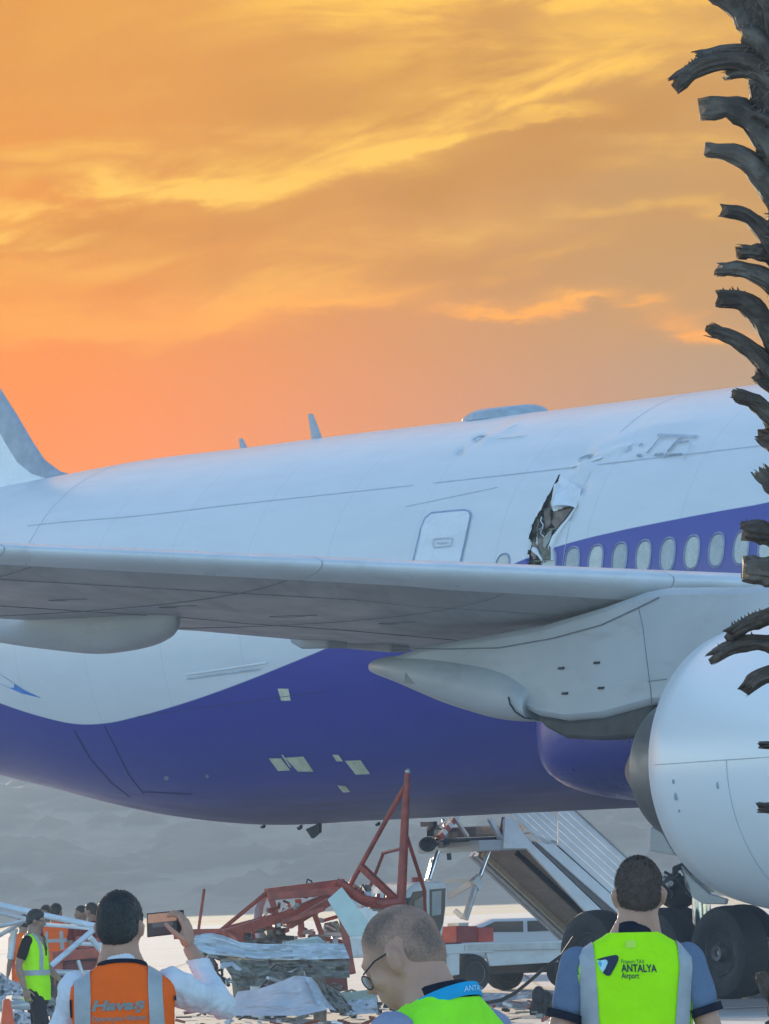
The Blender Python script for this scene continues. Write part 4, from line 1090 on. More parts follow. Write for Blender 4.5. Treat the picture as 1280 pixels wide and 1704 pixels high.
for k in range(26):
    a = (rg.uniform(590, 668), rg.uniform(1478, 1512)); b = (a[0] + rg.uniform(-16, 16), a[1] + rg.uniform(-9, 9))
    rb('broken_bracket', a, b, rg.uniform(.02, .07), rg.uniform(0, .9), rg.uniform(0, .9), m=rg.choice([M_dark, M_galv, M_red, M_brownp, M_rubble]))
for k in range(16):
    a = (rg.uniform(455, 560), rg.uniform(1490, 1535)); b = (a[0] + rg.uniform(-12, 12), a[1] + rg.uniform(-9, 9))
    rb('broken_bracket', a, b, rg.uniform(.025, .06), rg.uniform(-.6, .2), rg.uniform(-.6, .2), m=rg.choice([M_red, M_red, M_galv, MATS['dark_red_oxide']]))

# crumpled sheets of the torn-off bodywork: each its own thing
def sheet(name, top, bot, d0, d1, m, label, amp=.05, seed=0, th=.02, nu=26, nv=12, cat='debris', fr=1.0):
    """a buckled sheet between an upper and a lower edge (photo px), d0/d1 depth of the edges"""
    def along(pl, t):
        L_ = [0]
        for a, b in zip(pl[:-1], pl[1:]): L_.append(L_[-1] + math.hypot(b[0] - a[0], b[1] - a[1]))
        s_ = t * L_[-1]
        return np.interp(s_, L_, [p[0] for p in pl]), np.interp(s_, L_, [p[1] for p in pl])
    g0 = ground_at(sum(p[0] for p in bot) / len(bot), d1); base = np.array([g0.x, g0.y, 0])
    fr_, bk = [], []
    for j in range(nv + 1):
        v_ = j / nv; r1, r2 = [], []
        for i in range(nu + 1):
            u_ = i / nu
            ax, ay = along(top, u_); bx, by = along(bot, u_)
            dd = d0 + (d1 - d0) * v_
            p = W(ax + (bx - ax) * v_, ay + (by - ay) * v_, dd + amp * 3 * noise.noise((u_ * 5 * fr, v_ * 3 * fr, seed)) + amp * 2.6 * abs(noise.noise((u_ * 9 * fr + v_ * 4, v_ * 6 * fr, seed + 3))) + amp * 1.2 * abs(noise.noise((u_ * 23 * fr, v_ * 17 * fr, seed + 6)))) - base
            p[2] = max(p[2], .015)
            r1.append(p); r2.append(p + np.array([0, th, 0]))
        fr_.append(r1); bk.append(r2)
    mb = MB(); mb.rings(fr_, closed=False); mb.rings([list(reversed(r_)) for r_ in bk], closed=False)
    o = mb.build(name, m, None, 16)
    o.location = tuple(base)
    return tag(o, label, cat, 'pieces of torn wreckage')
sheet('bodywork_sheet', [(325, 1556), (350, 1552), (372, 1557), (400, 1568), (440, 1571), (500, 1570), (572, 1570)], [(318, 1578), (350, 1588), (395, 1592), (430, 1598), (500, 1597), (582, 1595)], 99, 98.8, M_panel, 'long pale blue bodywork sheet draped below the red frame', .04, 1)
sheet('bodywork_sheet', [(360, 1588), (395, 1592), (430, 1599), (500, 1597), (582, 1595)], [(395, 1640), (430, 1642), (470, 1632), (520, 1628), (582, 1627)], 98.8, 98.3, M_rubble, 'crushed grey-brown liner hanging under the long bodywork sheet', .09, 5)
sheet('bodywork_sheet', [(395, 1650), (430, 1646), (470, 1632), (490, 1624), (508, 1624)], [(380, 1690), (430, 1690), (470, 1690), (500, 1690), (545, 1680)], 97, 95.2, M_panel, 'flat pale blue bodywork panel lying lowest in front of the wreck', .03, 9)
sheet('bodywork_sheet', [(508, 1625), (518, 1626), (530, 1640), (540, 1660)], [(528, 1672), (540, 1675), (550, 1680), (560, 1682)], 96.6, 95.4, M_panel, 'narrow folded grey flange beside the lowest pale panel', .03, 12, nu=10)
sheet('bodywork_sheet', [(530, 1630), (548, 1640), (565, 1650)], [(550, 1685), (568, 1686), (590, 1684)], 96.9, 95.6, M_rubble, 'crumpled dark liner heap at the foot of the red post', .09, 15, nu=14)
sheet('bodywork_sheet', [(560, 1652), (590, 1650), (625, 1645)], [(566, 1668), (590, 1672), (630, 1668)], 97.4, 96.8, mat('pale_olive_board', (0.42, 0.45, 0.34), 0.7), 'pale olive board lying beside the bowed head', .03, 18, nu=12)
sheet('bodywork_sheet', [(565, 1668), (590, 1664), (626, 1660)], [(565, 1690), (590, 1688), (630, 1686)], 96.6, 95.6, M_panel, 'torn pale strip in front of the olive board', .08, 22, nu=14)
sheet('bodywork_sheet', [(470, 1568), (500, 1562), (530, 1558), (545, 1570)], [(470, 1576), (500, 1576), (530, 1576), (545, 1576)], 100.2, 99.9, M_paleg, 'small arched pale green sheet behind the long bodywork sheet', .03, 25, nu=12, nv=5)
o = MB().prism([W(x, y, 99.3) - np.array(ground_at(585, 99.3)) for x, y in ((545, 1497), (569, 1476), (612, 1532), (614, 1556), (582, 1559))], (0, .03, 0)).build('leaning_board', M_paleg, bevel=.006)
o.location = ground_at(585, 99.3); tag(o, 'pale mint board leaning upright against the red frame', 'board')
rg = random.Random(88)
for k in range(34):
    a = (rg.uniform(380, 640), rg.uniform(1600, 1690)); b = (a[0] + rg.uniform(-30, 30), a[1] + rg.uniform(-8, 10))
    if rg.random() < .5: rb('broken_strip', a, b, rg.uniform(.02, .06), rg.uniform(-4.8, -3.2), rg.uniform(-4.8, -3.2), m=rg.choice([M_galv, M_panel, M_red, M_dark, M_rubble]))
    else: rpath('bent_strip', [(a[0], a[1], -4), ((a[0] + b[0]) / 2 + rg.uniform(-8, 8), (a[1] + b[1]) / 2 - rg.uniform(2, 9), -3.7), (b[0], b[1], -4)], rg.uniform(.03, .09), rg.choice([M_panel, M_galv, M_brownp, M_dark]), .25)
for k in range(30):
    a = (rg.uniform(385, 560), rg.uniform(1535, 1572)); b = (a[0] + rg.uniform(-22, 22), a[1] + rg.uniform(-9, 9))
    rb('broken_strip', a, b, rg.uniform(.03, .08), rg.uniform(-.5, 1.2), rg.uniform(-.5, 1.2), m=rg.choice([M_galv, M_white, M_red, M_dark, M_rubble, M_brownp]))
sheet('bodywork_sheet', [(395, 1545), (425, 1540), (455, 1552)], [(395, 1572), (425, 1574), (460, 1574)], 103.6, 103.0, M_rubble, 'grey-brown crumpled sheet under the left half of the red frame', .1, 71, nu=16)
sheet('bodywork_sheet', [(540, 1536), (562, 1532), (568, 1545)], [(535, 1560), (555, 1562), (568, 1560)], 104.6, 104.2, mat('sand_board', (0.55, 0.47, 0.33), 0.8), 'sand-coloured sheet seen through the red frame by its post', .05, 73, nu=10)
sheet('bodywork_sheet', [(330, 1560), (345, 1553), (362, 1566)], [(335, 1592), (350, 1590), (360, 1586)], 99.4, 99.0, M_paleg, 'pale curled sheet right of the raised white sleeve', .08, 75, nu=10)
# springs, rods and pipes poking from the crushed liner
_t = ground_at(360, 99.6); pr = empty('rod_cage', tuple(_t), 0, 'tangle of thin dark rods left of the crushed liner', 'debris')
rg = random.Random(31)
for k in range(15):
    a = W(rg.uniform(338, 375), rg.uniform(1582, 1628), 99.6 + rg.uniform(-.2, .5)) - np.array(_t); b = W(rg.uniform(345, 400), rg.uniform(1585, 1640), 99.5 + rg.uniform(-.2, .5)) - np.array(_t)
    MB().tube([a, (a + b) / 2 + np.array([0, 0, rg.uniform(-.04, .04)]), b], rg.uniform(.01, .028), 6).build('rod', M_dark if k % 3 else M_galv, pr, 60)
# white pieces lying under the frame, and loose scraps on the apron
rg = random.Random(41)
for i, (px, py, d, w, h, m, lab) in enumerate(((430, 1562, 104, .22, .26, M_white, 'small white block standing under the red frame'), (463, 1560, 105, .3, .3, M_dark, 'dark canister under the middle of the red frame'), (533, 1566, 100.5, .22, .17, M_brownp, 'brown pipe end under the red frame, nearest the post'), (420, 1560, 106, .6, .22, M_rubble, 'low rubble heap under the left half of the red frame'))):
    g0 = ground_at(px, d); z = max(0.05, W(px, py, d)[2])
    mb = MB(); 
    rs = []
    for k in range(6):
        t = k / 5; s_ = (0.75, 1, 1.02, .98, .8, .35)[k]
        rs.append([(w / 2 * s_ * cos(a) * (1 + .15 * noise.noise((cos(a), sin(a), k + i * 7))), w / 2 * s_ * sin(a), z - h / 2 + h * t + .0) for a in np.linspace(0, 2 * pi, 11)[:-1]])
    rs[0] = [(x, y, 0.0) for x, y, _ in rs[0]]
    o = mb.rings(rs).build('loose_piece', m, None, 40); o.location = g0; tag(o, lab, 'debris', 'pieces of torn wreckage')
sheet('plastic_scrap', [(800, 1654), (830, 1652), (850, 1655), (880, 1650)], [(805, 1666), (835, 1668), (855, 1664), (878, 1660)], 101, 100.4, M_white, 'crumpled white plastic scrap on the apron by the black hose', .07, 33, nu=14, nv=6)
o = MB()
for k in range(7): o.ell((rg.gauss(0, .07), rg.gauss(0, .05), .14 + rg.gauss(0, .06)), (.09, .08, .13), nu=10, nv=7)
o = o.build('black_bundle', M_tyre, None, 50); o.location = ground_at(905, 99.2); o.location.z = 0; tag(o, 'small black rubber bundle lying on the apron', 'debris')
hs_ = [W(955, 1560, 104), W(935, 1590, 103.0), W(905, 1612, 102.2), W(880, 1634, 101.4), W(858, 1652, 100.8), W(835, 1664, 100.4), W(815, 1668, 100.2), W(802, 1669, 100.1)]
gb = np.array(ground_at(850, 101))
o = MB().tube([p - gb for p in hs_], .024, 10).build('hose', mat('hose_rubber', (0.03, 0.03, 0.032), 0.6), None, 60); o.location = tuple(gb); tag(o, 'thin dark hose slanting down beside the stairs truck', 'hose')
o = MB().box((0, 0, .03), (.55, .2, .05)).build('red_plank', M_redb, None, bevel=.01); o.location = ground_at(945, 112); tag(o, 'flat red plank on the apron under the truck bed', 'debris')

rg = random.Random(123); sc_ = MB()
for k in range(170):
    g0 = ground_at(rg.uniform(250, 960), rg.uniform(93, 112)); a = rg.uniform(0, 6.28); L_ = rg.uniform(.04, .26); w_ = rg.uniform(.02, .09)
    sc_.box((g0.x, g0.y, .03 + rg.uniform(0, .03)), (L_, w_, rg.uniform(.008, .05)), Matrix.Rotation(a, 3, 'Z') @ Matrix.Rotation(rg.uniform(-.4, .4), 3, 'Y'))
    sc_.m = rg.randrange(4)
tag(sc_.build('scattered_scraps', [M_white, M_rubble, M_dark, M_red]), 'small broken scraps scattered over the apron round the wreck', 'debris', kind='stuff')
# collapsed white truss at the left
D2 = 88.0
_t = ground_at(90, D2); wt_ = empty('collapsed_truss', tuple(_t), 0, 'collapsed white tubular truss behind the worker at left', 'wreckage'); wt0 = np.array([_t.x, _t.y, 0])
def tb(a, b, w, da=0, db=0, m=M_panel, name='tube'):
    return MB().tube([W(*a, D2 + da) - wt0, W(*b, D2 + db) - wt0], w / 2, 10).build(name, m, wt_, 50)
tb((-30, 1500), (70, 1522), .075, .4, 0); tb((68, 1522), (160, 1541), .07, 0, 0); tb((70, 1538), (158, 1545), .05, .1, 0)
tb((156, 1547), (84, 1608), .065, 0, -.5); tb((-20, 1546), (46, 1531), .05, .4, .2, M_galv); tb((-20, 1568), (36, 1535), .05, .5, .3, M_galv); tb((-30, 1512), (50, 1530), .05, 1, .6, M_galv)
tb((24, 1545), (17, 1596), .08, .5, .5, M_galv); tb((12, 1550), (30, 1548), .04, .5, .5, M_galv); tb((90, 1618), (175, 1620), .07, .4, .4, M_galv); tb((130, 1598), (138, 1622), .045, .2, .2, M_galv)
tb((150, 1560), (172, 1585), .07, .2, .3); tb((128, 1570), (170, 1572), .05, .4, .5)
tb((-10, 1600), (12, 1700), .09, .2, -.5, M_galv); tb((-20, 1640), (60, 1652), .08, .3, .4); tb((0, 1675), (50, 1672), .12, -.8, -.8, M_galv); tb((20, 1660), (95, 1668), .06, .5, .5, M_galv)
_t = ground_at(140, 92.0); rt = empty('crushed_cart', tuple(_t), 0, 'crushed dark red cart under the collapsed white truss', 'wreckage'); rt0 = np.array([_t.x, _t.y, 0])
def rc(a, b, w, da, h=None, m=M_red, name='beam'): return MB().beam(W(*a, 92 + da) - rt0, W(*b, 92 + da) - rt0, w, h).build(name, m, rt, bevel=.01)
rc((88, 1592), (185, 1584), .12, 0); rc((90, 1612), (190, 1608), .14, .2, m=MATS['dark_red_oxide']); rc((100, 1600), (180, 1598), .16, .6, m=M_dark, name='crushed_floor'); rc((126, 1568), (180, 1572), .14, .5); rc((100, 1590), (96, 1640), .09, .1); rc((165, 1570), (170, 1640), .09, .3)
rc((85, 1634), (190, 1632), .2, .4, m=M_dark, name='axle_beam')
for px in (104, 176):
    MB().lathe([(-.09, .1), (-.1, .2), (0, .22), (.1, .2), (.09, .1)], W(px, 1640, 92.2) - rt0, (1, 0.2, 0), 20, True).build('wheel', M_tyre, rt, 40)
# a heap of pale scraps by the worker's legs
rg = random.Random(51)
for k, (px, py, lab) in enumerate(((8, 1640, 'pale torn sheet leaning at the left picture edge'), (86, 1672, 'pale scrap behind the dark trousers of the standing worker'), (24, 1690, 'grey flattened strip beside the orange cone'))):
    sheet('torn_sheet', [(px - 20, py - 6), (px - 6, py - 22 + 6 * k), (px + 8, py - 10), (px + 26, py - 4)], [(px - 24, py + 14), (px - 8, py + 20), (px + 10, py + 16), (px + 28, py + 18)], 87 - k, 86.2 - k, (M_galv, M_rubble, M_galv)[k], lab, .10, 60 + k, nu=16, nv=10)
# traffic cone
_t = ground_at(16, 76.0)
cone = empty('traffic_cone', tuple(_t), 0, 'orange traffic cone with pale band at the left edge', 'cone')
MB().box((0, 0, .02), (.36, .36, .04)).build('cone_base', M_orange, cone, bevel=.01)
MB().lathe([(.04, .14), (.30, .10)], (0, 0, 0), (0, 0, 1), 24).build('cone_body', M_orange, cone, 50)
MB().lathe([(.30, .101), (.46, .077)], (0, 0, 0), (0, 0, 1), 24).build('reflective_band', mat('cone_band', (0.7, 0.62, 0.48), 0.5), cone, 50)
MB().lathe([(.46, .076), (.74, .035), (.75, .02)], (0, 0, 0), (0, 0, 1), 24, True).build('cone_body', M_orange, cone, 50)

# ------------------------------------------------------------------ palm with trimmed frond stubs
PD = 30.0
def f_fib(p, ob, c, n):
    x, y, z = sepxyz(ob)
    g_ = noi(comb(x * 9.0 + z * 4.0, y * 40.0, z * 42.0 + x * 8.0), 1.0, 5, .65)
    c = mixc(sstep(g_, .35, .7) * .75, c, (0.15, 0.125, 0.10))
    return mixc(sstep(noi(ob, 5.0, 4), .45, .7) * .75, c, (0.02, 0.014, 0.010))
M_stub = mat('dry_frond_stub', (0.075, 0.052, 0.039), 0.9, var=0.45, vscale=14, bump=0.012, bscale=40, fn=f_fib)
M_stub2 = mat('grey_frond_stub', (0.14, 0.115, 0.092), 0.9, var=0.4, vscale=14, bump=0.012, bscale=40, fn=f_fib)
M_trunk = mat('palm_trunk_fibre', (0.05, 0.036, 0.028), 0.95, var=0.5, vscale=9, bump=0.03, bscale=24, fn=f_fib)
edge = hermite([-1700, -500, -100, 0, 100, 200, 330, 450, 600, 800, 1200, 1600, 1704, 2400], [1178, 1203, 1218, 1232, 1240, 1256, 1275, 1288, 1298, 1298, 1302, 1294, 1286, 1270])
rad_px = 92.0
_t = W(1380, 2250, PD); pb = np.array([_t[0], _t[1], 0.0])
palm = empty('palm_tree', tuple(pb), 0, 'leaning palm trunk with cut frond stubs along the right edge', 'palm tree')
def PW(px, py, dd=0.0): return W(px, py, PD + dd) - pb
tpts, trad = [], []
for py in np.arange(-1650, 2260, 45):
    tpts.append(PW(float(edge(py)) + rad_px, py)); trad.append(rad_px / FPX * PD * (1 + .05 * noise.noise((py * .02, 0, 0))))
base_p = PW(float(edge(2260)) + rad_px, 2270); base_p[2] = 0.0
tpts.append(base_p); trad.append(.26)
MB().tube(tpts, trad, 28).build('trunk', M_trunk, palm, 60)
stubs = [([(1196, -10), (1225, 10), (1250, 40), (1290, 80)], 40, M_stub2), ([(1128, 138), (1160, 114), (1205, 100), (1245, 102), (1300, 125)], 33, M_stub), ([(1164, 93), (1195, 86), (1230, 84), (1290, 92)], 20, M_stub2),
         ([(1210, 125), (1240, 120), (1268, 130), (1300, 150)], 20, M_stub2), ([(1175, 182), (1212, 178), (1248, 195), (1275, 225), (1300, 260)], 42, M_stub2), ([(1181, 250), (1218, 254), (1250, 270), (1275, 300), (1310, 350)], 33, M_stub2),
         ([(1208, 351), (1238, 357), (1264, 378), (1300, 425)], 27, M_stub), ([(1236, 419), (1262, 419), (1300, 430)], 26, M_stub), ([(1200, 448), (1238, 449), (1268, 460), (1310, 485)], 27, M_stub2),
         ([(1202, 498), (1232, 500), (1258, 518), (1280, 548), (1310, 590)], 34, M_stub), ([(1186, 550), (1222, 563), (1258, 590), (1282, 615), (1320, 650)], 28, M_stub), ([(1228, 658), (1254, 668), (1280, 688), (1320, 715)], 27, M_stub),
         ([(1262, 628), (1280, 640), (1320, 660)], 22, M_stub), ([(1270, 722), (1290, 738), (1320, 755)], 36, M_stub), ([(1267, 785), (1288, 808), (1325, 835)], 30, M_stub2), ([(1242, 884), (1264, 885), (1330, 905)], 38, M_stub),
         ([(1246, 948), (1275, 950), (1330, 965)], 48, M_stub2), ([(1216, 1054), (1248, 1037), (1280, 1026), (1340, 1020)], 26, M_stub), ([(1187, 1093), (1215, 1078), (1248, 1069), (1280, 1072), (1340, 1090)], 25, M_stub),
         ([(1243, 1146), (1262, 1128), (1285, 1121), (1340, 1120)], 28, M_stub), ([(1272, 1240), (1290, 1240), (1335, 1245)], 14, M_stub), ([(1268, 1344), (1288, 1345), (1335, 1350)], 22, M_stub), ([(1272, 1625), (1290, 1660), (1340, 1740)], 40, M_stub)]
rg = random.Random(77)
for i, (pl, th, m) in enumerate(stubs):
    pp = [np.array(q, float) for q in pl]
    # resample
    seg = [0]
    for a, b in zip(pp[:-1], pp[1:]): seg.append(seg[-1] + np.linalg.norm(b - a))
    f_x = hermite(seg, [q[0] for q in pp]) if len(pp) > 2 else None; f_y = hermite(seg, [q[1] for q in pp])
    n = 15; NS = 34; rs = []
    d0 = rg.uniform(-.10, .06); wide = rg.uniform(.075, .11)
    fray = [rg.uniform(-13, 9) for _ in range(NS)]
    for k in range(n):
        s_ = seg[-1] * k / (n - 1); x, y = float(f_x(s_)), float(f_y(s_))
        e = .5; x2, y2 = float(f_x(min(s_ + e, seg[-1]))), float(f_y(min(s_ + e, seg[-1]))); x1, y1 = float(f_x(max(s_ - e, 0))), float(f_y(max(s_ - e, 0)))
        tx, ty = x2 - x1, y2 - y1; l_ = math.hypot(tx, ty) + 1e-6; nx_, ny_ = -ty / l_, tx / l_
        t = k / (n - 1); hw = th / 2 * (.88 + .85 * t * t + .22 * noise.noise((k * .5, i * 1.7, 2.0))); dpt = wide * (.75 + .9 * t)
        ring = []
        for q_, a in enumerate(np.linspace(0, 2 * pi, NS + 1)[:-1]):
            ca, sa = cos(a), sin(a)
            rag = 1 + .22 * noise.noise((ca * 1.6, sa * 1.6 + k * .35, i * 3.3)) + .20 * noise.noise((ca * 9, sa * 9 + k * .12, i * 5.1))
            hx = hw * np.sign(sa) * abs(sa) ** .75 * rag; ragx = fray[q_] if k == 0 else (fray[q_] * .3 if k == 1 else 0)
            ring.append(PW(x + nx_ * hx + tx / l_ * ragx, y + ny_ * hx + ty / l_ * ragx, d0 * (1 - t) + dpt * ca * rag))
        rs.append(ring)
    st = MB().rings(rs).build('frond_stub', m, palm, 25)
    if i in (1, 9, 15, 17, 18):       # saw teeth along the upper edge
        mbt = MB()
        for k in range(9):
            s_ = seg[-1] * (.03 + .45 * k / 9); x, y = float(f_x(s_)), float(f_y(s_)) - th * .42
            h_ = rg.uniform(4, 9); mbt.add([PW(x - 3, y + 3, d0 - .02), PW(x + 4, y + 2, d0 - .02), PW(x - 2 + rg.uniform(-3, 3), y - h_, d0), PW(x, y + 3, d0 + .03)], [(0, 1, 2), (1, 3, 2), (3, 0, 2), (0, 3, 1)])
        mbt.build('thorn', m, st)
# short broken stubs and fibre packed between the long ones
for k in range(46):
    py = -60 + k * 29 + rg.uniform(-9, 9)
    if py > 1230: break
    ex = float(edge(py)) + 10; L_ = rg.uniform(4, 18); up_ = rg.uniform(.1, .9); th = rg.uniform(14, 34); dd = rg.uniform(-.12, .10); rs = []
    for q_ in range(6):
        t = q_ / 5; x = ex - L_ + (L_ + 40) * t; y = py - L_ * up_ * (1 - t) + 34 * t * t
        rs.append([PW(x + (rg.uniform(-7, 5) if q_ == 0 else 0), y + th / 2 * (1 + .8 * t) * sin(a) * (1 + .3 * noise.noise((cos(a) * 3, sin(a) * 3, k))), dd + .07 * (1 + t) * cos(a)) for a in np.linspace(0, 2 * pi, 17)[:-1]])
    MB().rings(rs).build('frond_stub', rg.choice([M_stub, M_stub2, M_trunk]), palm, 25)
fb = MB()
for k in range(420):
    py = rg.uniform(-80, 1250); ex = float(edge(py)); x = ex + rg.uniform(4, 60); L_ = rg.uniform(10, 34); a = rg.uniform(1.4, 2.6); dd = -.20 + rg.uniform(-.03, .12)
    fb.add([PW(x, py, dd), PW(x + 2.4, py + 1, dd), PW(x + L_ * cos(a), py + L_ * sin(a) * .8, dd - .01)], [(0, 1, 2)])
tag(fb.build('trunk_fibre', M_stub2, palm), kind='stuff')
# stubs all round the rest of the trunk
f_sh = None
for k in range(136):
    py = -1600 + k * 27.0; a = k * 2.4
    if cos(a) < -.45 and -100 < py < 1704: continue
    c = PW(float(edge(py)) + rad_px, py); R_ = rad_px / FPX * PD * .9
    out = Vector((cos(a), -sin(a), 0)); L_ = rg.uniform(.10, .2)
    p0 = Vector(c) + out * R_; p1 = p0 + out * L_ * .6 + Vector((0, 0, .05)); p2 = p0 + out * L_ + Vector((0, 0, .12))
    MB().tube([p0 - Vector((0, 0, .08)), p1, p2], [.07, .055, .045], 8, .55).build('frond_stub', rg.choice([M_stub, M_stub2]), palm, 50)
# crown above the picture
M_frond = mat('palm_leaf', (0.05, 0.085, 0.03), 0.6, var=0.3, vscale=3)
ctop = Vector(tpts[0])
for k in range(22):
    a = k * 2.4; el = .9 - 1.3 * (k / 22); out = Vector((cos(a), sin(a), 0))
    pts = [ctop + out * (2.6 * t * cos(el * (1 - t * .3))) + Vector((0, 0, 2.6 * t * sin(el) - 1.3 * t * t + .2)) for t in np.linspace(0, 1, 9)]
    fr = MB(); fr.tube(pts, [.03 - .003 * i for i in range(9)], 6)
    for t in np.linspace(.15, 1, 26):
        i_ = min(int(t * 8), 7); u_ = t * 8 - i_; p = pts[i_].lerp(pts[i_ + 1], u_); sd = out.cross(Vector((0, 0, 1)))
        for s_ in (-1, 1):
            tip = p + sd * s_ * .45 * (1.1 - t * .6) + out * .25 - Vector((0, 0, .12))
            fr.add([p, p + out * .05, tip], [(0, 1, 2)])
    fr.build('frond', M_frond, palm)
# ------------------------------------------------------------------ people
def f_skin(p, ob, c, n):
    p.inputs['Subsurface Weight'].default_value = 0.08; p.inputs['Subsurface Radius'].default_value = (.01, .004, .002)
    return mixc(sstep(noi(ob, 9.0, 4), .45, .75) * .35, c, (0.42, 0.20, 0.15))
M_skin = mat('skin', (0.46, 0.255, 0.175), 0.5, var=0.08, vscale=14, bump=0.0015, bscale=90, fn=f_skin)
M_skin2 = mat('tanned_skin', (0.30, 0.175, 0.125), 0.5, var=0.08, vscale=14, fn=f_skin)
def f_hair(p, ob, c, n):
    x, y, z = sepxyz(ob)
    return mixc(sstep(noi(comb(x * 420.0, y * 420.0, z * 90.0), 1.0, 3), .5, .8) * .35, c, (0.045, 0.038, 0.033))
M_hairb = mat('black_hair', (0.016, 0.014, 0.013), 0.55, var=0.4, vscale=40, bump=0.006, bscale=110, fn=f_hair)
def f_grey(p, ob, c, n):
    x, y, z = sepxyz(ob)
    g_ = noi(comb(x * 220.0, y * 220.0, z * 60.0), 1.0, 3)
    return mixc(sstep(g_, .42, .75) * sstep(x, .01, .08, .12, .65), c, (0.26, 0.26, 0.26))
M_hairg = mat('greying_hair', (0.020, 0.019, 0.018), 0.55, var=0.4, vscale=40, bump=0.006, bscale=110, fn=f_grey)
M_hairbr = mat('brown_cropped_hair', (0.095, 0.062, 0.047), 0.65, var=0.25, vscale=35, bump=0.005, bscale=130, fn=f_hair)
def f_stub(p, ob, c, n):
    g_ = noi(ob, 160.0, 3); b_ = noi(ob, 11.0, 3)
    k_ = S.m('MINIMUM', sstep(g_, .25, .7) * .30 + sstep(b_, .38, .66) * .50 + .05, 1.0) * sstep(attr('edge'), .0, .045)
    return mixc(k_, (0.44, 0.255, 0.18), (0.085, 0.062, 0.046))
M_stubble = mat('shaved_hair_stubble', (0.1, 0.08, 0.06), 0.6, var=0, bump=0.002, bscale=200, fn=f_stub)
def f_cloth(p, ob, c, n):
    return c
def cloth(name, col, var=.08): return mat(name, col, 0.85, var=var, vscale=12, bump=0.006, bscale=34, spec=0.2, fn=f_cloth)
M_lime = cloth('fluorescent_lime_mesh', (0.44, 0.96, 0.004), .03); M_limeg = cloth('fluorescent_green_mesh', (0.32, 0.96, 0.03), .04); M_orng = cloth('fluorescent_orange_mesh', (0.97, 0.14, 0.015), .03)
M_limey = cloth('fluorescent_lime_piping', (0.55, 0.85, 0.10), .04)
M_refl = mat('retroreflective_tape', (0.36, 0.38, 0.40), 0.45, var=0.08, vscale=20); M_blueg = cloth('slate_blue_cotton', (0.13, 0.18, 0.27)); M_navy = cloth('navy_cotton', (0.012, 0.014, 0.026)); M_shirt = cloth('white_shirt_cotton', (0.66, 0.68, 0.74), .03)
M_black = cloth('black_cotton', (0.010, 0.010, 0.012)); M_trous = cloth('dark_trousers', (0.018, 0.018, 0.024)); M_redsh = cloth('dark_red_shirt', (0.17, 0.016, 0.018)); M_greyb = cloth('grey_blue_shirt', (0.26, 0.29, 0.40)); M_shoe = mat('black_leather', (0.012, 0.012, 0.012), 0.4)
M_cyan = cloth('cyan_lanyard', (0.015, 0.33, 0.60)); M_ink = mat('dark_ink', (0.010, 0.022, 0.055), 0.7, var=.1); M_inkg = mat('grey_ink', (0.24, 0.25, 0.23), 0.7, var=.1)

def remesh(mb, voxel, it=6, fac=.5):
    me = bpy.data.meshes.new('tmp'); me.from_pydata(mb.v, [], mb.f); me.update()
    bm = bmesh.new(); bm.from_mesh(me); bmesh.ops.recalc_face_normals(bm, faces=bm.faces); bm.to_mesh(me); bm.free()
    o = bpy.data.objects.new('tmp', me); COL.objects.link(o)
    m = o.modifiers.new('r', 'REMESH'); m.mode = 'VOXEL'; m.voxel_size = voxel; m.adaptivity = 0.0
    if it:
        m = o.modifiers.new('s', 'SMOOTH'); m.factor = fac; m.iterations = it
    dg = bpy.context.evaluated_depsgraph_get(); dg.update()
    out = bpy.data.meshes.new_from_object(o.evaluated_get(dg))
    bpy.data.objects.remove(o); bpy.data.meshes.remove(me)
    return out
def cap(mb, a, b, ra, rb, n=14):
    a, b = Vector(a), Vector(b); d = b - a; L_ = max(d.length, 1e-4); t = d / L_
    pts, rr_ = [], []
    for k in range(5):
        q = (k / 4) * pi / 2; pts.append(a - t * ra * cos(q)); rr_.append(max(ra * sin(q), .0015))
    for k in range(1, 5):
        u_ = k / 5; pts.append(a + d * u_); rr_.append(ra + (rb - ra) * u_)
    for k in range(5):
        q = pi / 2 - (k / 4) * pi / 2; pts.append(b + t * rb * cos(q)); rr_.append(max(rb * sin(q), .0015))
    return mb.tube(pts, rr_, n)
def ering(z, hx, hy, cx=0.0, cy=0.0, n=28, p=2.5):
    return [(cx + hx * np.sign(cos(a)) * abs(cos(a)) ** (2 / p), cy + hy * np.sign(sin(a)) * abs(sin(a)) ** (2 / p), z) for a in np.linspace(0, 2 * pi, n + 1)[:-1]]
TORSO = [(.80, .155, .110, 0), (.90, .172, .122, -.005), (1.00, .160, .115, .0), (1.12, .158, .112, .005), (1.25, .172, .118, 0), (1.34, .182, .115, -.006), (1.40, .180, .102, -.012), (1.44, .150, .085, -.018), (1.475, .100, .070, -.02), (1.50, .066, .062, -.018)]
def torso(mb, inf=0.0, z0=0.0, lean=None, n=28):
    rs = [ering(z, hx + inf, hy + inf, 0, cy, n) for z, hx, hy, cy in TORSO if z >= z0]
    return mb.rings(rs)
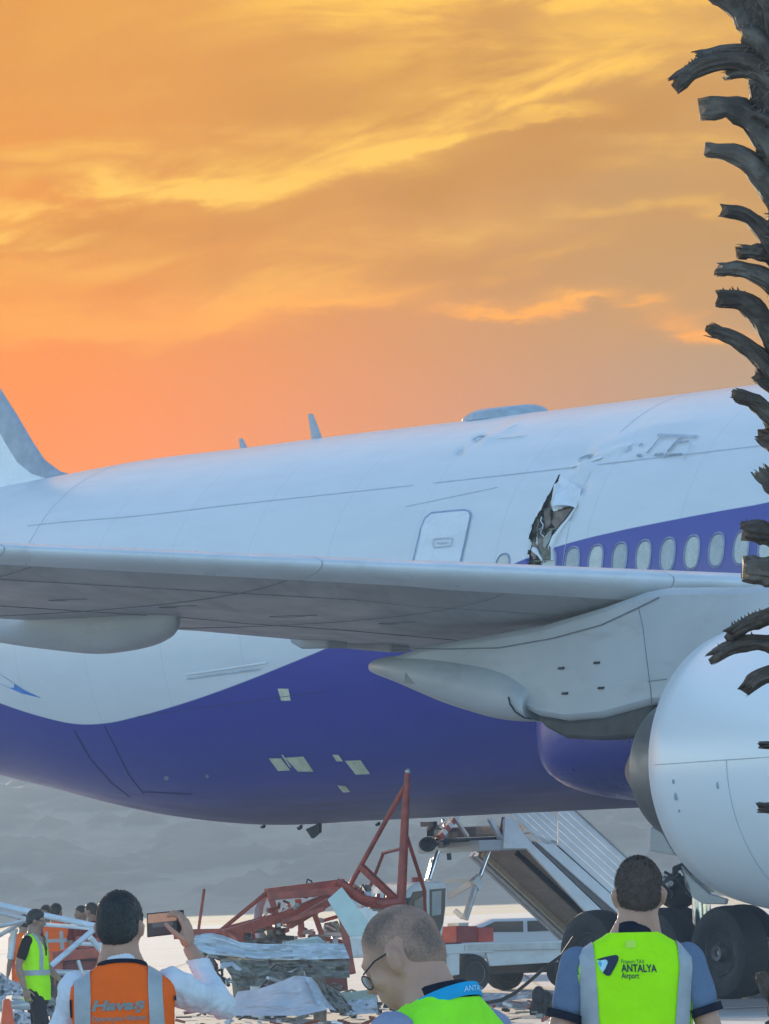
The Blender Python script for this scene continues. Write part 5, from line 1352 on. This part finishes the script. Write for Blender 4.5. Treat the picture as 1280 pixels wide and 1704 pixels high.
def head_prims(mb, M, nose=True):
    def el(c, r, rx=0.0): mb.ell(M @ Vector(c), r, (M.to_3x3() @ Matrix.Rotation(rx, 3, 'X')), 20, 14)
    el((0, -.004, .152), (.076, .097, .096)); el((0, -.03, .125), (.070, .068, .075)); el((0, .030, .082), (.060, .064, .066)); el((0, .058, .050), (.036, .034, .030)); el((0, .055, .135), (.062, .042, .060))
    el((0, .090, .150), (.046, .014, .012)); 
    el((0, .100, .112), (.013, .018, .026), -.3); el((0, .112, .098), (.016, .014, .011)); el((0, .091, .067), (.024, .012, .010))
    for s_ in (-1, 1):
        el((s_ * .082, -.006, .112), (.012, .021, .034), .15); el((s_ * .090, -.014, .122), (.009, .016, .021), .2); el((s_ * .048, .062, .095), (.020, .022, .022))
def hand(mb, wr, d, nrm, side, curl=(.35, .5, .4), sp=1.0, thumb=(.5, .8)):
    """wrist, pointing direction, palm-facing normal, thumb side"""
    wr, d, nrm, side = Vector(wr), Vector(d).normalized(), Vector(nrm).normalized(), Vector(side).normalized()
    R3 = Matrix((side, nrm, d)).transposed()
    mb.ell(wr + d * .050, (.042, .017, .055), R3, 14, 10); mb.ell(wr + d * .078, (.043, .014, .028), R3, 14, 10); mb.ell(wr + d * .04 + side * .026 + nrm * .008, (.018, .016, .034), R3, 12, 8)
    for i, (ln, off) in enumerate(((.92, .031), (1.0, .010), (.95, -.011), (.76, -.031))):
        p = wr + d * (.092 - .006 * abs(i - 1)) + side * off; dd = (d + side * .06 * (1.5 - i) * sp).normalized(); ax = dd.cross(nrm).normalized(); c_ = 0
        for j, (L_, r1, r2) in enumerate(((.044, .0095, .0088), (.027, .0088, .0080), (.021, .0080, .0068))):
            c_ += curl[j]; q = Matrix.Rotation(c_, 3, ax) @ dd; p2 = p + q * L_ * ln; cap(mb, p, p2, r1, r2, 10); p = p2
    p = wr + d * .030 + side * .034; q = (d * .75 + side * .65 + nrm * thumb[0] * .6).normalized()
    for L_, r1, r2 in ((.040, .0125, .0110), (.032, .0110, .0095), (.024, .0095, .0080)):
        p2 = p + q * L_; cap(mb, p, p2, r1, r2, 10); p = p2; q = (q + d * .35 - side * .10 * thumb[1] + nrm * .15 * thumb[1]).normalized()
def wrinkle(me, amp, fr, seed, bias=0.0):
    n = len(me.vertices); co = np.empty(n * 3); me.vertices.foreach_get('co', co); co = co.reshape(-1, 3)
    no = np.empty(n * 3); me.vertex_normals.foreach_get('vector', no); no = no.reshape(-1, 3)
    for i in range(n):
        x, y, z = co[i]
        w_ = noise.noise((x * fr + seed, y * fr, z * fr * .55)) + .55 * abs(noise.noise((x * fr * 2.3 + z * fr, y * fr * 2.1, z * fr * 1.9 + seed))) - .2
        co[i] += no[i] * (amp * w_ + bias)
    me.vertices.foreach_set('co', co.ravel()); me.update()
def cut(me, co, no, both=False):
    bm = bmesh.new(); bm.from_mesh(me)
    bmesh.ops.bisect_plane(bm, geom=bm.verts[:] + bm.edges[:] + bm.faces[:], plane_co=Vector(co), plane_no=Vector(no), clear_outer=True)
    bm.to_mesh(me); bm.free(); return me
def put(me, name, m, parent, smooth=60):
    me.materials.clear(); me.materials.append(m); me.name = name
    return finish(me, name, parent, smooth)
VEST = [(.74, .188, .140, 0), (.90, .192, .142, 0), (1.05, .184, .136, 0), (1.18, .186, .138, 0), (1.27, .196, .138, -.002), (1.34, .206, .132, -.006), (1.385, .210, .120, -.012), (1.415, .200, .106, -.016), (1.44, .172, .095, -.018), (1.465, .132, .088, -.022), (1.485, .098, .084, -.024), (1.497, .082, .082, -.024)]
def vest_mesh(wid=1.0, z0=.0, vneck=True, nt_=96, seed=0, amp=.010):
    key = list(zip(*VEST)); fz_ = [hermite(key[0], key[i]) for i in (1, 2, 3)]
    zs_ = [VEST[0][0] + (VEST[-1][0] - VEST[0][0]) * (1 - (1 - t) ** 1.5) for t in np.linspace(0, 1, 60)]
    rs = [ering(z, float(fz_[0](z)) * wid, float(fz_[1](z)), 0, float(fz_[2](z)), nt_, 2.5) for z in zs_]
    mb = MB(); n = nt_; vs = [p for r_ in rs for p in r_]; fs = []
    for i in range(len(rs) - 1):
        for j in range(n):
            k = (j + 1) % n; q = (i * n + j, i * n + k, (i + 1) * n + k, (i + 1) * n + j)
            c = [sum(vs[a][t] for a in q) / 4 for t in range(3)]
            if vneck and c[1] > .02 and c[2] > 1.2 and abs(c[0]) < (c[2] - 1.2) * .30: continue
            fs.append(q)
    me = bpy.data.meshes.new('vest'); me.from_pydata(vs, [], fs); me.update()
    bm = bmesh.new(); bm.from_mesh(me); bmesh.ops.recalc_face_normals(bm, faces=bm.faces); bm.to_mesh(me); bm.free()
    wrinkle(me, amp, 6.0, seed); wrinkle(me, amp * .45, 17.0, seed + 40); return me
def bvh(o):
    bm = bmesh.new(); bm.from_mesh(o.data); b = BVHTree.FromBMesh(bm); bm.free(); return b
def strip(name, b, m, parent, x0, x1, zb, front=False, zt=1.40, n=26, w=5, off=.005, top=True):
    """a tape up the back (or front) and over the shoulder, laid on the vest; x0/x1: (bottom, top) of either edge"""
    rows = []; s_ = 1 if front else -1
    for k in range(n + (10 if top else 0)):
        row = []
        for j in range(w):
            u_ = j / (w - 1)
            t = min(1, k / (n - 1)); x = (x0[0] + (x1[0] - x0[0]) * u_) * (1 - t) + (x0[1] + (x1[1] - x0[1]) * u_) * t
            if k < n: o_ = Vector((x, s_ * 1.0, zb + (zt - zb) * t)); d = Vector((0, -s_, 0))
            else:
                a = (k - n + 1) / 10 * pi / 2; d = Vector((0, -s_ * cos(a), -sin(a))); o_ = Vector((x, -.01, zt)) - d * .6
            h = b.ray_cast(o_, d)
            if h[0] is None: row = None; break
            row.append(h[0] + h[1] * off * (1 if h[1].dot(d) < 0 else -1))
        if row: rows.append(row)
    return MB().rings(rows, closed=False).build(name, m, parent, 60)
def lettering(text, b, m, parent, cx, z, size, width=None, shear=0.0, bold=.0, name='lettering', rot=0.0, yrot=0.0):
    cu = bpy.data.curves.new('t', 'FONT'); cu.body = text; cu.size = size; cu.align_x = 'LEFT'; cu.shear = shear; cu.offset = bold; cu.resolution_u = 3
    o = bpy.data.objects.new('t', cu); COL.objects.link(o)
    dg = bpy.context.evaluated_depsgraph_get(); dg.update()
    me = bpy.data.meshes.new_from_object(o.evaluated_get(dg)); bpy.data.objects.remove(o)
    xs_ = [v_.co.x for v_ in me.vertices]; w0 = max(xs_) - min(xs_); k = (width / w0) if width else 1.0
    bm = bmesh.new(); bm.from_mesh(me); bmesh.ops.triangulate(bm, faces=bm.faces)
    for v_ in bm.verts:
        x = cx + (v_.co.x - min(xs_)) * k; zz_ = z + v_.co.y + rot * (x - cx)
        h = b.ray_cast(Vector((x, -1.0, zz_)), Vector((0, 1, 0)))
        v_.co = Vector((x, (h[0].y if h[0] else -.13) - .0045, zz_))
    bm.to_mesh(me); bm.free(); me.materials.clear(); me.materials.append(m); me.name = name
    return finish(me, name, parent)
def decal(pts, b, m, parent, name):
    vs = []
    for x, z in pts:
        h = b.ray_cast(Vector((x, -1.0, z)), Vector((0, 1, 0))); vs.append((x, (h[0].y if h[0] else -.13) - .005, z))
    cx, cz = sum(p[0] for p in pts) / len(pts), sum(p[1] for p in pts) / len(pts)
    return MB().add(vs, [tuple(range(len(vs)))]).build(name, m, parent)
def hair_mesh(M, thick=.009, nape=.045, front=.195, grow=0.0, seed=0, rough=.0025, back=.0):
    nu, nv = 64, 44; vs, ss = [], []
    for i in range(nv + 1):
        a = pi * i / nv
        for j in range(nu):
            b_ = 2 * pi * j / nu
            d = Vector((sin(a) * cos(b_), sin(a) * sin(b_), -cos(a)))
            p1 = Vector((.0765 * d.x, .0975 * d.y - .004, .0965 * d.z + .152))
            p2 = Vector((.0705 * d.x, .0685 * d.y - .030, .0755 * d.z + .125))
            p = p1
            if (p2 - Vector((0, -.004, .152))).length > (p1 - Vector((0, -.004, .152))).length and d.y < .2: p = p2
            lim = nape + (p.y + .09) * (front - nape) / .175
            s_ = p.z - lim + .006 * noise.noise((p.x * 40, p.y * 40, seed))
            th_ = thick * max(0, min(1, s_ / .022)) - .0015 + grow * max(0, d.z)
            th_ += rough * noise.noise((d.x * 14, d.y * 14, d.z * 14 + seed)) * min(1, max(0, s_ / .02))
            vs.append(M @ (p + d * th_)); ss.append(s_)
    fs = []
    for i in range(nv):
        for j in range(nu):
            q = (i * nu + j, i * nu + (j + 1) % nu, (i + 1) * nu + (j + 1) % nu, (i + 1) * nu + j)
            if max(ss[a] for a in q) > -.004: fs.append(q)
    me = bpy.data.meshes.new('hair'); me.from_pydata(vs, [], fs); me.update()
    e_ = me.attributes.new('edge', 'FLOAT', 'POINT'); e_.data.foreach_set('value', np.array(ss, np.float32))
    bm = bmesh.new(); bm.from_mesh(me); bmesh.ops.delete(bm, geom=[v_ for v_ in bm.verts if not v_.link_faces], context='VERTS'); bmesh.ops.recalc_face_normals(bm, faces=bm.faces); bm.to_mesh(me); bm.free()
    return me

def strands(me, M, n, L_, seed, lay=.5, w_=.0011):
    """short hairs rooted on the hair cap, laid down and back"""
    r_ = random.Random(seed); ed = me.attributes['edge'].data; polys = [p for p in me.polygons if min(ed[v_].value for v_ in p.vertices) > .0]
    wts = np.cumsum([p.area for p in polys]); vs = [tuple(v_.co) for v_ in me.vertices]; fs = [tuple(p.vertices) for p in me.polygons]; es = [d_.value for d_ in ed]
    down = M.to_3x3() @ Vector((0, -.45, -1))
    for k in range(n):
        p = polys[int(np.searchsorted(wts, r_.random() * wts[-1]))]; nn = p.normal
        cs = [me.vertices[v_].co for v_ in p.vertices]; a, b = r_.random(), r_.random()
        c = (cs[0] * (1 - a) + cs[1] * a) * (1 - b) + (cs[3 % len(cs)] * (1 - a) + cs[2] * a) * b
        fl = down - nn * down.dot(nn); fl = fl.normalized() if fl.length > 1e-4 else Vector((0, -1, 0))
        d = (nn * (1 - lay) + fl * lay + Vector((r_.gauss(0, .22), r_.gauss(0, .22), r_.gauss(0, .22)))).normalized(); sd = d.cross(nn).normalized() * w_
        o_ = len(vs); l2 = L_ * r_.uniform(.5, 1.2); vs += [tuple(c - sd - nn * .001), tuple(c + sd - nn * .001), tuple(c + d * l2)]; fs.append((o_, o_ + 1, o_ + 2)); es += [1.0] * 3
    m2 = bpy.data.meshes.new('hair'); m2.from_pydata(vs, [], fs); m2.update()
    e_ = m2.attributes.new('edge', 'FLOAT', 'POINT'); e_.data.foreach_set('value', np.array(es, np.float32)); bpy.data.meshes.remove(me)
    return m2
def person(loc, rz, H, label, group=None, skin=None, hair=None, shirt=None, sleeve=.55, vest=None, vwid=1.0, trousers=None, head=(0, 0, 0), hoff=(0, 0, 0), arms=None, legs=None, voxel=.009, hairk=None, collar=None, cuff=None, seed=0, hands=None, belly=0.0, vneck=True):
    """a standing figure: facing +Y locally, right hand at +X"""
    root = empty('person', tuple(loc), rz, label, 'person', group)
    k = H / 1.755
    root.scale = (k, k, k)
    HM = Matrix.Translation(Vector((0 + hoff[0], -.016 + hoff[1], 1.505 + hoff[2]))) @ Matrix.Rotation(head[0], 4, 'Z') @ Matrix.Rotation(head[1], 4, 'X') @ Matrix.Rotation(head[2], 4, 'Y')
    arms = arms or {}
    A = {1: ((.178, -.012, 1.405), (.235, -.03, 1.13), (.245, .06, .89)), -1: ((-.178, -.012, 1.405), (-.235, -.03, 1.13), (-.245, .06, .89))}
    A.update(arms)
    legs = legs or {1: ((.09, 0, .88), (.10, .02, .48), (.10, -.01, .08)), -1: ((-.09, 0, .88), (-.10, .02, .48), (-.10, -.01, .08))}
    body = MB(); torso(body)
    nb = Vector((0, -.018, 1.44)); nt2 = HM @ Vector((0, -.012, .085))
    cap(body, nb, nt2, .071, .068, 18); cap(body, (.06, -.02, 1.43), HM @ Vector((.02, -.03, .06)), .05, .042); cap(body, (-.06, -.02, 1.43), HM @ Vector((-.02, -.03, .06)), .05, .042)
    head_prims(body, HM)
    for s_ in (1, -1):
        sh, el_, wr = (Vector(q) for q in A[s_])
        ak = .74 if sleeve > 1 else 1.0
        cap(body, sh, el_, .056 * ak, .042 * ak); cap(body, el_, el_.lerp(wr, .35), .042 * ak, .043 * ak); cap(body, el_.lerp(wr, .35), wr, .043 * ak, .028)
        hp, kn, an = (Vector(q) for q in legs[s_])
        cap(body, hp, kn, .085, .056); cap(body, kn, kn.lerp(an, .35), .054, .056); cap(body, kn.lerp(an, .35), an, .056, .038); cap(body, an + Vector((0, -.04, -.035)), an + Vector((0, .15, -.05)), .04, .03)
    me = remesh(body, voxel, 5)
    hm_ = MB()
    for s_ in (1, -1):
        sh, el_, wr = (Vector(q) for q in A[s_]); d = (wr - el_).normalized()
        hk = (hands or {}).get(s_)
        if hk: hand(hm_, wr + d * .005, *hk[0], **hk[1])
        else: hand(hm_, wr + d * .005, d, Vector((-s_, 0, 0)) - d * d.dot(Vector((-s_, 0, 0))), Vector((0, 1, 0)) - d * d.y, (.25, .35, .3))
    hmesh = remesh(hm_, .0036 if voxel < .012 else .006, 3)
    bm = bmesh.new(); bm.from_mesh(me); bm.from_mesh(hmesh); bm.to_mesh(me); bm.free(); bpy.data.meshes.remove(hmesh)
    bo = put(me, 'body', skin or M_skin, root)
    if hair:
        hk_ = dict(hairk or {}); st_ = hk_.pop('strand', None); hme = hair_mesh(HM, **hk_)
        if st_: hme = strands(hme, HM, *st_)
        put(hme, 'hair', hair, root)
    # shirt
    if shirt:
        sb = MB(); torso(sb, (-.020 if sleeve > 1 else -.004) if vest else .011)
        for s_ in (1, -1):
            sh, el_, wr = (Vector(q) for q in A[s_])
            if sleeve <= 1: cap(sb, sh, sh.lerp(el_, sleeve), .066, .060)
            else: cap(sb, sh, el_, .055, .045); cap(sb, el_, el_.lerp(wr, .93), .045, .033)
        sm = remesh(sb, max(voxel, .009), 3); cut(sm, (0, 0, 1.492), (0, 0, 1)); wrinkle(sm, .022 if sleeve > 1 else .006, 13.0, seed + 3, .010 if sleeve > 1 else 0)
        so = put(sm, 'shirt', shirt, root)
        if cuff:
            for s_ in (1, -1):
                sh, el_, wr = (Vector(q) for q in A[s_]); d = (el_ - sh).normalized(); p = sh.lerp(el_, sleeve) + d * .052
                MB().tube([p - d * .022, p + d * .006], [.0665, .0665], 24).build('sleeve_trim', cuff, so, 50)
        if collar:
            rs = []
            for z, r_, o_ in ((1.468, .083, .0), (1.492, .077, .0), (1.520, .069, .002), (1.524, .064, .002), (1.50, .062, 0)):
                rs.append(ering(z + 0, r_, r_ * .98, hoff[0] * .25, -.020 + hoff[1] * .2, 28, 2))
            MB().rings([[(x, y, z + (y + .02) * -.25) for x, y, z in r_] for r_ in rs], cap0=False, cap1=False).build('collar', collar, so, 50)
    if trousers:
        tbm = MB(); tbm.rings([ering(z, hx + .012, hy + .012, 0, cy) for z, hx, hy, cy in TORSO if z < 1.02])
        for s_ in (1, -1):
            hp, kn, an = (Vector(q) for q in legs[s_]); cap(tbm, hp, kn, .098, .072); cap(tbm, kn, an, .072, .058)
        tm = remesh(tbm, max(voxel, .012), 3); wrinkle(tm, .006, 8.0, seed + 5); put(tm, 'trousers', trousers, root)
        for s_ in (1, -1):
            an = Vector(legs[s_][2]); MB().ell(an + Vector((0, .055, -.04)), (.048, .135, .042), None, 16, 10).build('shoe', M_shoe, root, 50)
    vo = None
    if vest:
        vo = put(vest_mesh(vwid, seed=seed, vneck=vneck), 'vest', vest, root)
    return root, HM, bo, vo

def standing_at(px, d): return ground_at(px, d)

# the airport worker at the right, seen from behind ----------------------
def stand(px, py_top, d):
    """ground point and body height for a figure whose head top shows at (px, py_top)"""
    top = W(px, py_top, d); return Vector((top[0], d, 0)), top[2]
g1, H1 = stand(1046, 1426, 27.0)
p1, HM1, b1, v1 = person(g1, radians(5), H1, 'man from behind in lime vest lettered with an airport name', None, M_skin, M_hairbr, M_blueg, .50, M_lime, 1.04, M_trous, head=(radians(-6), radians(2), 0), hoff=(.030, .01, 0), arms={1: ((.185, -.012, 1.395), (.262, -.03, 1.13), (.27, .10, .90)), -1: ((-.188, -.012, 1.395), (-.272, -.02, 1.13), (-.24, .12, .92))}, hairk=dict(thick=.006, nape=.018, front=.19, seed=2, strand=(9000, .008, 2, .55)), collar=M_navy, cuff=M_navy, seed=1)
bv = bvh(v1)
strip('reflective_stripe', bv, M_refl, v1, (-.190, -.188), (-.128, -.140), .95, zt=1.375)
strip('reflective_stripe', bv, M_refl, v1, (.095, .145), (.150, .192), .95, zt=1.375)
strip('edge_piping', bv, M_limey, v1, (-.200, -.204), (-.191, -.190), .95, zt=1.36, w=3, top=False)
strip('edge_piping', bv, M_limey, v1, (.156, .196), (.170, .205), .95, zt=1.36, w=3, top=False)
Lz = lambda py: EYE + (1466 - py) / 481.5 * 1.0
def zl_(py): return (W(1046, py, 26.9)[2]) / (H1 / 1.755)
def xl_(px): return (px - 1042) / 481.5 / (H1 / 1.755)
q8 = lambda x, y: (xl_(900 + x / 4.414), zl_(1420 + y / 4.414))
decal([q8(*p) for p in ((335, 768), (400, 752), (470, 741), (488, 746), (493, 762), (488, 785), (460, 835), (428, 888), (412, 894), (396, 890), (372, 868), (392, 838), (412, 800), (413, 785), (402, 774), (360, 778))], bv, M_ink, v1, 'printed_emblem')
decal([q8(*p) for p in ((337, 783), (365, 778), (398, 772), (411, 786), (408, 806), (390, 842), (372, 866), (358, 842), (345, 810))], bv, mat('pale_blue_ink', (0.42, 0.72, 0.80), 0.7), v1, 'printed_emblem_inset')
decal([q8(*p) for p in ((340, 795), (358, 780), (372, 800), (360, 830))], bv, mat('mid_blue_ink', (0.12, 0.36, 0.52), 0.7), v1, 'printed_emblem_shade')
def wtext(t, x0, y0, x1, size, m=M_ink, b=.0, shear=0.0):
    a = q8(x0, y0); e = q8(x1, y0); lettering(t, bv, m, v1, a[0], a[1], size, e[0] - a[0], shear, b, rot=-.05)
wtext('Fraport TAV', 510, 804, 680, .019); wtext('ANTALYA', 506, 866, 768, .0365, b=.0009); wtext('Airport', 504, 914, 634, .028, b=.0003)
MB().add([(x, -.1, z) for x, z in ()], []) if False else None
lp = decal([q8(*p) for p in ((552, 640), (628, 640), (625, 695), (548, 695))], bv, M_limey, v1, 'care_label')

# the bald man in the middle, looking down to the left -----------------------
g2, H2 = stand(716, 1487, 17.5)
p2, HM2, b2, v2 = person(g2, radians(52), 1.697, 'bald man with glasses looking down, green vest and cyan lanyard', None, M_skin, M_stubble, M_greyb, .5, M_limeg, 1.0, M_trous, head=(radians(14), radians(-27), radians(4)), hoff=(0, .035, -.025), hairk=dict(thick=.0025, nape=.02, front=.20, seed=6, rough=.0005, strand=(7000, .0022, 6, .3, .0007)), collar=M_navy, seed=9)
cm = MB(); rs = []
for z, r_ in ((1.462, .093), (1.470, .094), (1.486, .090), (1.496, .086), (1.490, .083)): rs.append([(x, y, z + (y + .02) * -.42) for x, y, _ in ering(z, r_, r_, 0, -.022, 40, 2)])
cm.rings(rs, cap0=False, cap1=False); lan = cm.build('lanyard', M_cyan, p2, 50)
bl2 = bvh(lan)
cu = bpy.data.curves.new('t', 'FONT'); cu.body = 'ANTALYA'; cu.size = .020; cu.align_x = 'CENTER'
o = bpy.data.objects.new('t', cu); COL.objects.link(o); dg = bpy.context.evaluated_depsgraph_get(); dg.update(); me = bpy.data.meshes.new_from_object(o.evaluated_get(dg)); bpy.data.objects.remove(o)
for v_ in me.vertices:
    a = -pi / 2 + .15 + v_.co.x / .093; me_z = 1.474 + v_.co.y * .9
    v_.co = Vector((.0955 * cos(a), -.022 + .0955 * sin(a), me_z - .003 + (.0955 * sin(a)) * -.42))
me.materials.append(mat('pale_print', (0.5, 0.75, 0.85), 0.7)); finish(me, 'lettering', lan)
gl = MB()
for s_ in (1, -1):
    gl.tube([HM2 @ Vector((s_ * .083, -.012, .135)), HM2 @ Vector((s_ * .082, .04, .134)), HM2 @ Vector((s_ * .068, .085, .124))], .0022, 6)
    gl.tube([HM2 @ Vector((s_ * (.033 + .023 * cos(a)), .100, .112 + .018 * sin(a))) for a in np.linspace(0, 2 * pi, 17)], .0016, 5)
gl.tube([HM2 @ Vector((-.01, .106, .116)), HM2 @ Vector((.01, .106, .116))], .0016, 5)
gls = gl.build('eyeglasses', M_dark, p2, 60)
for s_ in (1, -1):
    MB().add([HM2 @ Vector((s_ * (.033 + .023 * cos(a)), .100, .112 + .018 * sin(a))) for a in np.linspace(0, 2 * pi, 17)[:-1]], [tuple(range(16))]).build('lens', mat('clear_lens', (0.8, 0.85, 0.85), 0.05), gls)

# the man in the orange vest photographing with his phone ----------------------
d3 = 28.0
g3, H3 = stand(199, 1484, d3)
k3 = H3 / 1.755
def L3(px, py, dd): 
    w = W(px, py, d3 + dd); return ((w[0] - g3.x) / k3, (w[1] - g3.y) / k3, w[2] / k3)
sh3 = L3(287, 1640, .02); el3 = L3(372, 1672, .16); wr3 = L3(317, 1580, .34)
wd3 = (Vector(L3(309, 1520, .37)) - Vector(wr3)).normalized()
lw3 = L3(236, 1600, .40)
p3_, HM3, b3, v3 = person(g3, 0, H3, 'man from behind in orange vest holding up a phone', None, M_skin, M_hairg, M_shirt, 1.6, M_orng, .94, M_trous, head=(radians(-16), radians(3), 0), hoff=(0, .01, 0),
    arms={1: (sh3, el3, wr3), -1: ((-.178, -.012, 1.40), (-.250, .08, 1.16), (-.05, .36, 1.36))}, hands={1: ((wd3, Vector((-.95, .25, -.1)), Vector((-.35, -.93, .05))), dict(curl=(.30, .75, .7), thumb=(1.1, 1.0))), -1: ((Vector((.2, .1, .95)), Vector((.9, 0, -.1)), Vector((.1, -.9, 0))), dict(curl=(.5, .6, .5)))},
    hairk=dict(thick=.010, nape=.022, front=.185, seed=4, rough=.003, strand=(9000, .009, 4, .82)), collar=M_shirt, seed=17)
bv3 = bvh(v3)
def z3(py): return L3(199, py, -.1)[2]
def x3(px): return L3(px, 1660, -.1)[0]
strip('reflective_stripe', bv3, M_refl, v3, (x3(123), x3(125)), (x3(145), x3(152)), .95, zt=1.375)
strip('reflective_stripe', bv3, M_refl, v3, (x3(251), x3(247)), (x3(275), x3(270)), .95, zt=1.375)
strip('edge_piping', bv3, M_navy, v3, (-.192, -.190), (-.187, -.184), .95, zt=1.37, w=3, top=False)
strip('edge_piping', bv3, M_navy, v3, (.187, .184), (.192, .190), .95, zt=1.37, w=3, top=False)
lettering('Hava\u015f', bv3, M_inkg, v3, x3(152), z3(1680), .050, x3(242) - x3(152), .25, .0022)
lettering('Operasyon Hizmet', bv3, M_inkg, v3, x3(152), z3(1698), .026, x3(243) - x3(152), .1, .0006)
rs = [[(x, y, z + (y + .02) * -.25) for x, y, z in ering(zz_, r_, r_ * .98, 0, -.022, 28, 2)] for zz_, r_ in ((1.474, .094), (1.480, .0955), (1.490, .092))]
MB().rings(rs, cap0=False, cap1=False).build('neck_trim', M_navy, v3, 50)
# phone
pc = [W(244, 1520, d3 + .40), W(306, 1514, d3 + .375), W(307, 1553, d3 + .375), W(245, 1560, d3 + .40)]
pg = sum(pc) / 4
ph = empty('mobile_phone', tuple(pg), 0, 'black mobile phone held sideways by the man in orange', 'phone')
ext = lambda t, u_: pc[0] * (1 - t) * (1 - u_) + pc[1] * t * (1 - u_) + pc[2] * t * u_ + pc[3] * (1 - t) * u_ - pg
MB().prism([ext(0, 0), ext(1, 0), ext(1, 1), ext(0, 1)], (0, .009, 0)).build('phone_case', mat('phone_black', (0.012, 0.012, 0.014), 0.3), ph, bevel=.003)
off = np.array([0, -.0015, 0])
def scr(t0, t1, u0, u1, m, name, e): MB().add([ext(t0, u0) + off * e, ext(t1, u0) + off * e, ext(t1, u1) + off * e, ext(t0, u1) + off * e], [(0, 1, 2, 3)]).build(name, m, ph)
scr(.03, .80, .05, .42, mat('screen_sky', (0.20, 0.12, 0.09), 0.3, emit=(0.42, 0.24, 0.17, .10)), 'phone_screen', 1); scr(.03, .80, .425, .95, mat('screen_ground', (0.02, 0.022, 0.028), 0.3, emit=(0.07, 0.075, 0.09, .05)), 'phone_screen', 1); scr(.15, .7, .43, .62, mat('screen_plane', (0.05, 0.06, 0.07), 0.3, emit=(0.12, 0.14, 0.17, .06)), 'phone_screen', 2)

# the worker walking at the left ------------------------------------------------
g4, H4 = stand(56, 1518, 80.0)
H4 = max(H4, 1.60)
p4, HM4, b4, v4 = person(g4, radians(-112), H4, 'worker in lime vest over black T-shirt walking at left', None, M_skin2, M_hairb, M_black, .62, M_lime, .98, M_trous, head=(radians(22), radians(-8), 0), hoff=(0, .02, 0), hairk=dict(thick=.014, nape=.05, front=.19, seed=8, rough=.005),
    arms={1: ((.178, -.012, 1.405), (.245, -.10, 1.14), (.27, -.02, .88)), -1: ((-.178, -.012, 1.405), (-.235, .02, 1.13), (-.22, .20, .95))}, legs={1: ((.09, 0, .88), (.10, .12, .48), (.10, .04, .08)), -1: ((-.09, 0, .88), (-.10, -.02, .48), (-.10, -.16, .10))}, seed=23, voxel=.010)
bv4 = bvh(v4)
MB().rings([[(x, y, z) for x, y, z in ering(zz_, .192 * .98, .146, 0, .0, 60)] for zz_ in (1.02, 1.05, 1.08)], cap0=False, cap1=False).build('reflective_stripe', M_refl, v4, 60)
for fr in (True, False):
    for s_ in (-1, 1): strip('reflective_stripe', bv4, M_refl, v4, (s_ * .135, s_ * .12), (s_ * .085, s_ * .075), 1.08, front=fr, zt=1.38, off=.006)
gl = MB(); gl.tube([HM4 @ Vector((.083, -.01, .135)), HM4 @ Vector((.07, .094, .132))], .004, 6); gl.build('eyeglasses', M_dark, p4, 60)

# the small group behind the wreckage -------------------------------------------
G = 'people standing behind the wreckage'
def small(px, py, d, rz, lab, **kw):
    g_, H_ = stand(px, py, d); H_ = max(1.52, H_)
    return person(g_, rz, H_, lab, G, voxel=.014, **kw)
s1 = small(94, 1503, 104, radians(-25), 'man from behind in orange vest beyond the white truss', skin=M_skin2, hair=M_hairb, shirt=M_redsh, vest=M_orng, trousers=M_trous, seed=31, vwid=1.05)
bs = bvh(s1[3])
for x in (-.13, .10): strip('reflective_stripe', bs, M_refl, s1[3], (x, x), (x + .05, x + .05), 1.1, zt=1.36, w=3, n=12, top=False)
MB().rings([ering(zz_, .204, .148, 0, 0, 40) for zz_ in (1.20, 1.25)], cap0=False, cap1=False).build('reflective_stripe', M_refl, s1[3], 60)
small(75, 1506, 106, radians(150), 'dark-haired person facing the camera beside the orange vest man', skin=M_skin2, hair=M_hairb, shirt=M_greyb, trousers=M_trous, seed=33)
small(133, 1507, 107, radians(120), 'dark-haired bystander between the orange vest man and the red shirt', skin=M_skin2, hair=M_hairb, shirt=M_redsh, trousers=M_trous, seed=35)
small(150, 1502, 105, radians(60), 'bystander in dark red shirt nearest the phone man', skin=M_skin2, hair=M_hairb, shirt=M_redsh, trousers=M_trous, seed=37)
small(38, 1525, 98, radians(30), 'orange-vested figure mostly hidden by the walking worker', skin=M_skin2, hair=M_hairb, shirt=M_orng, vest=M_orng, trousers=M_trous, seed=39)
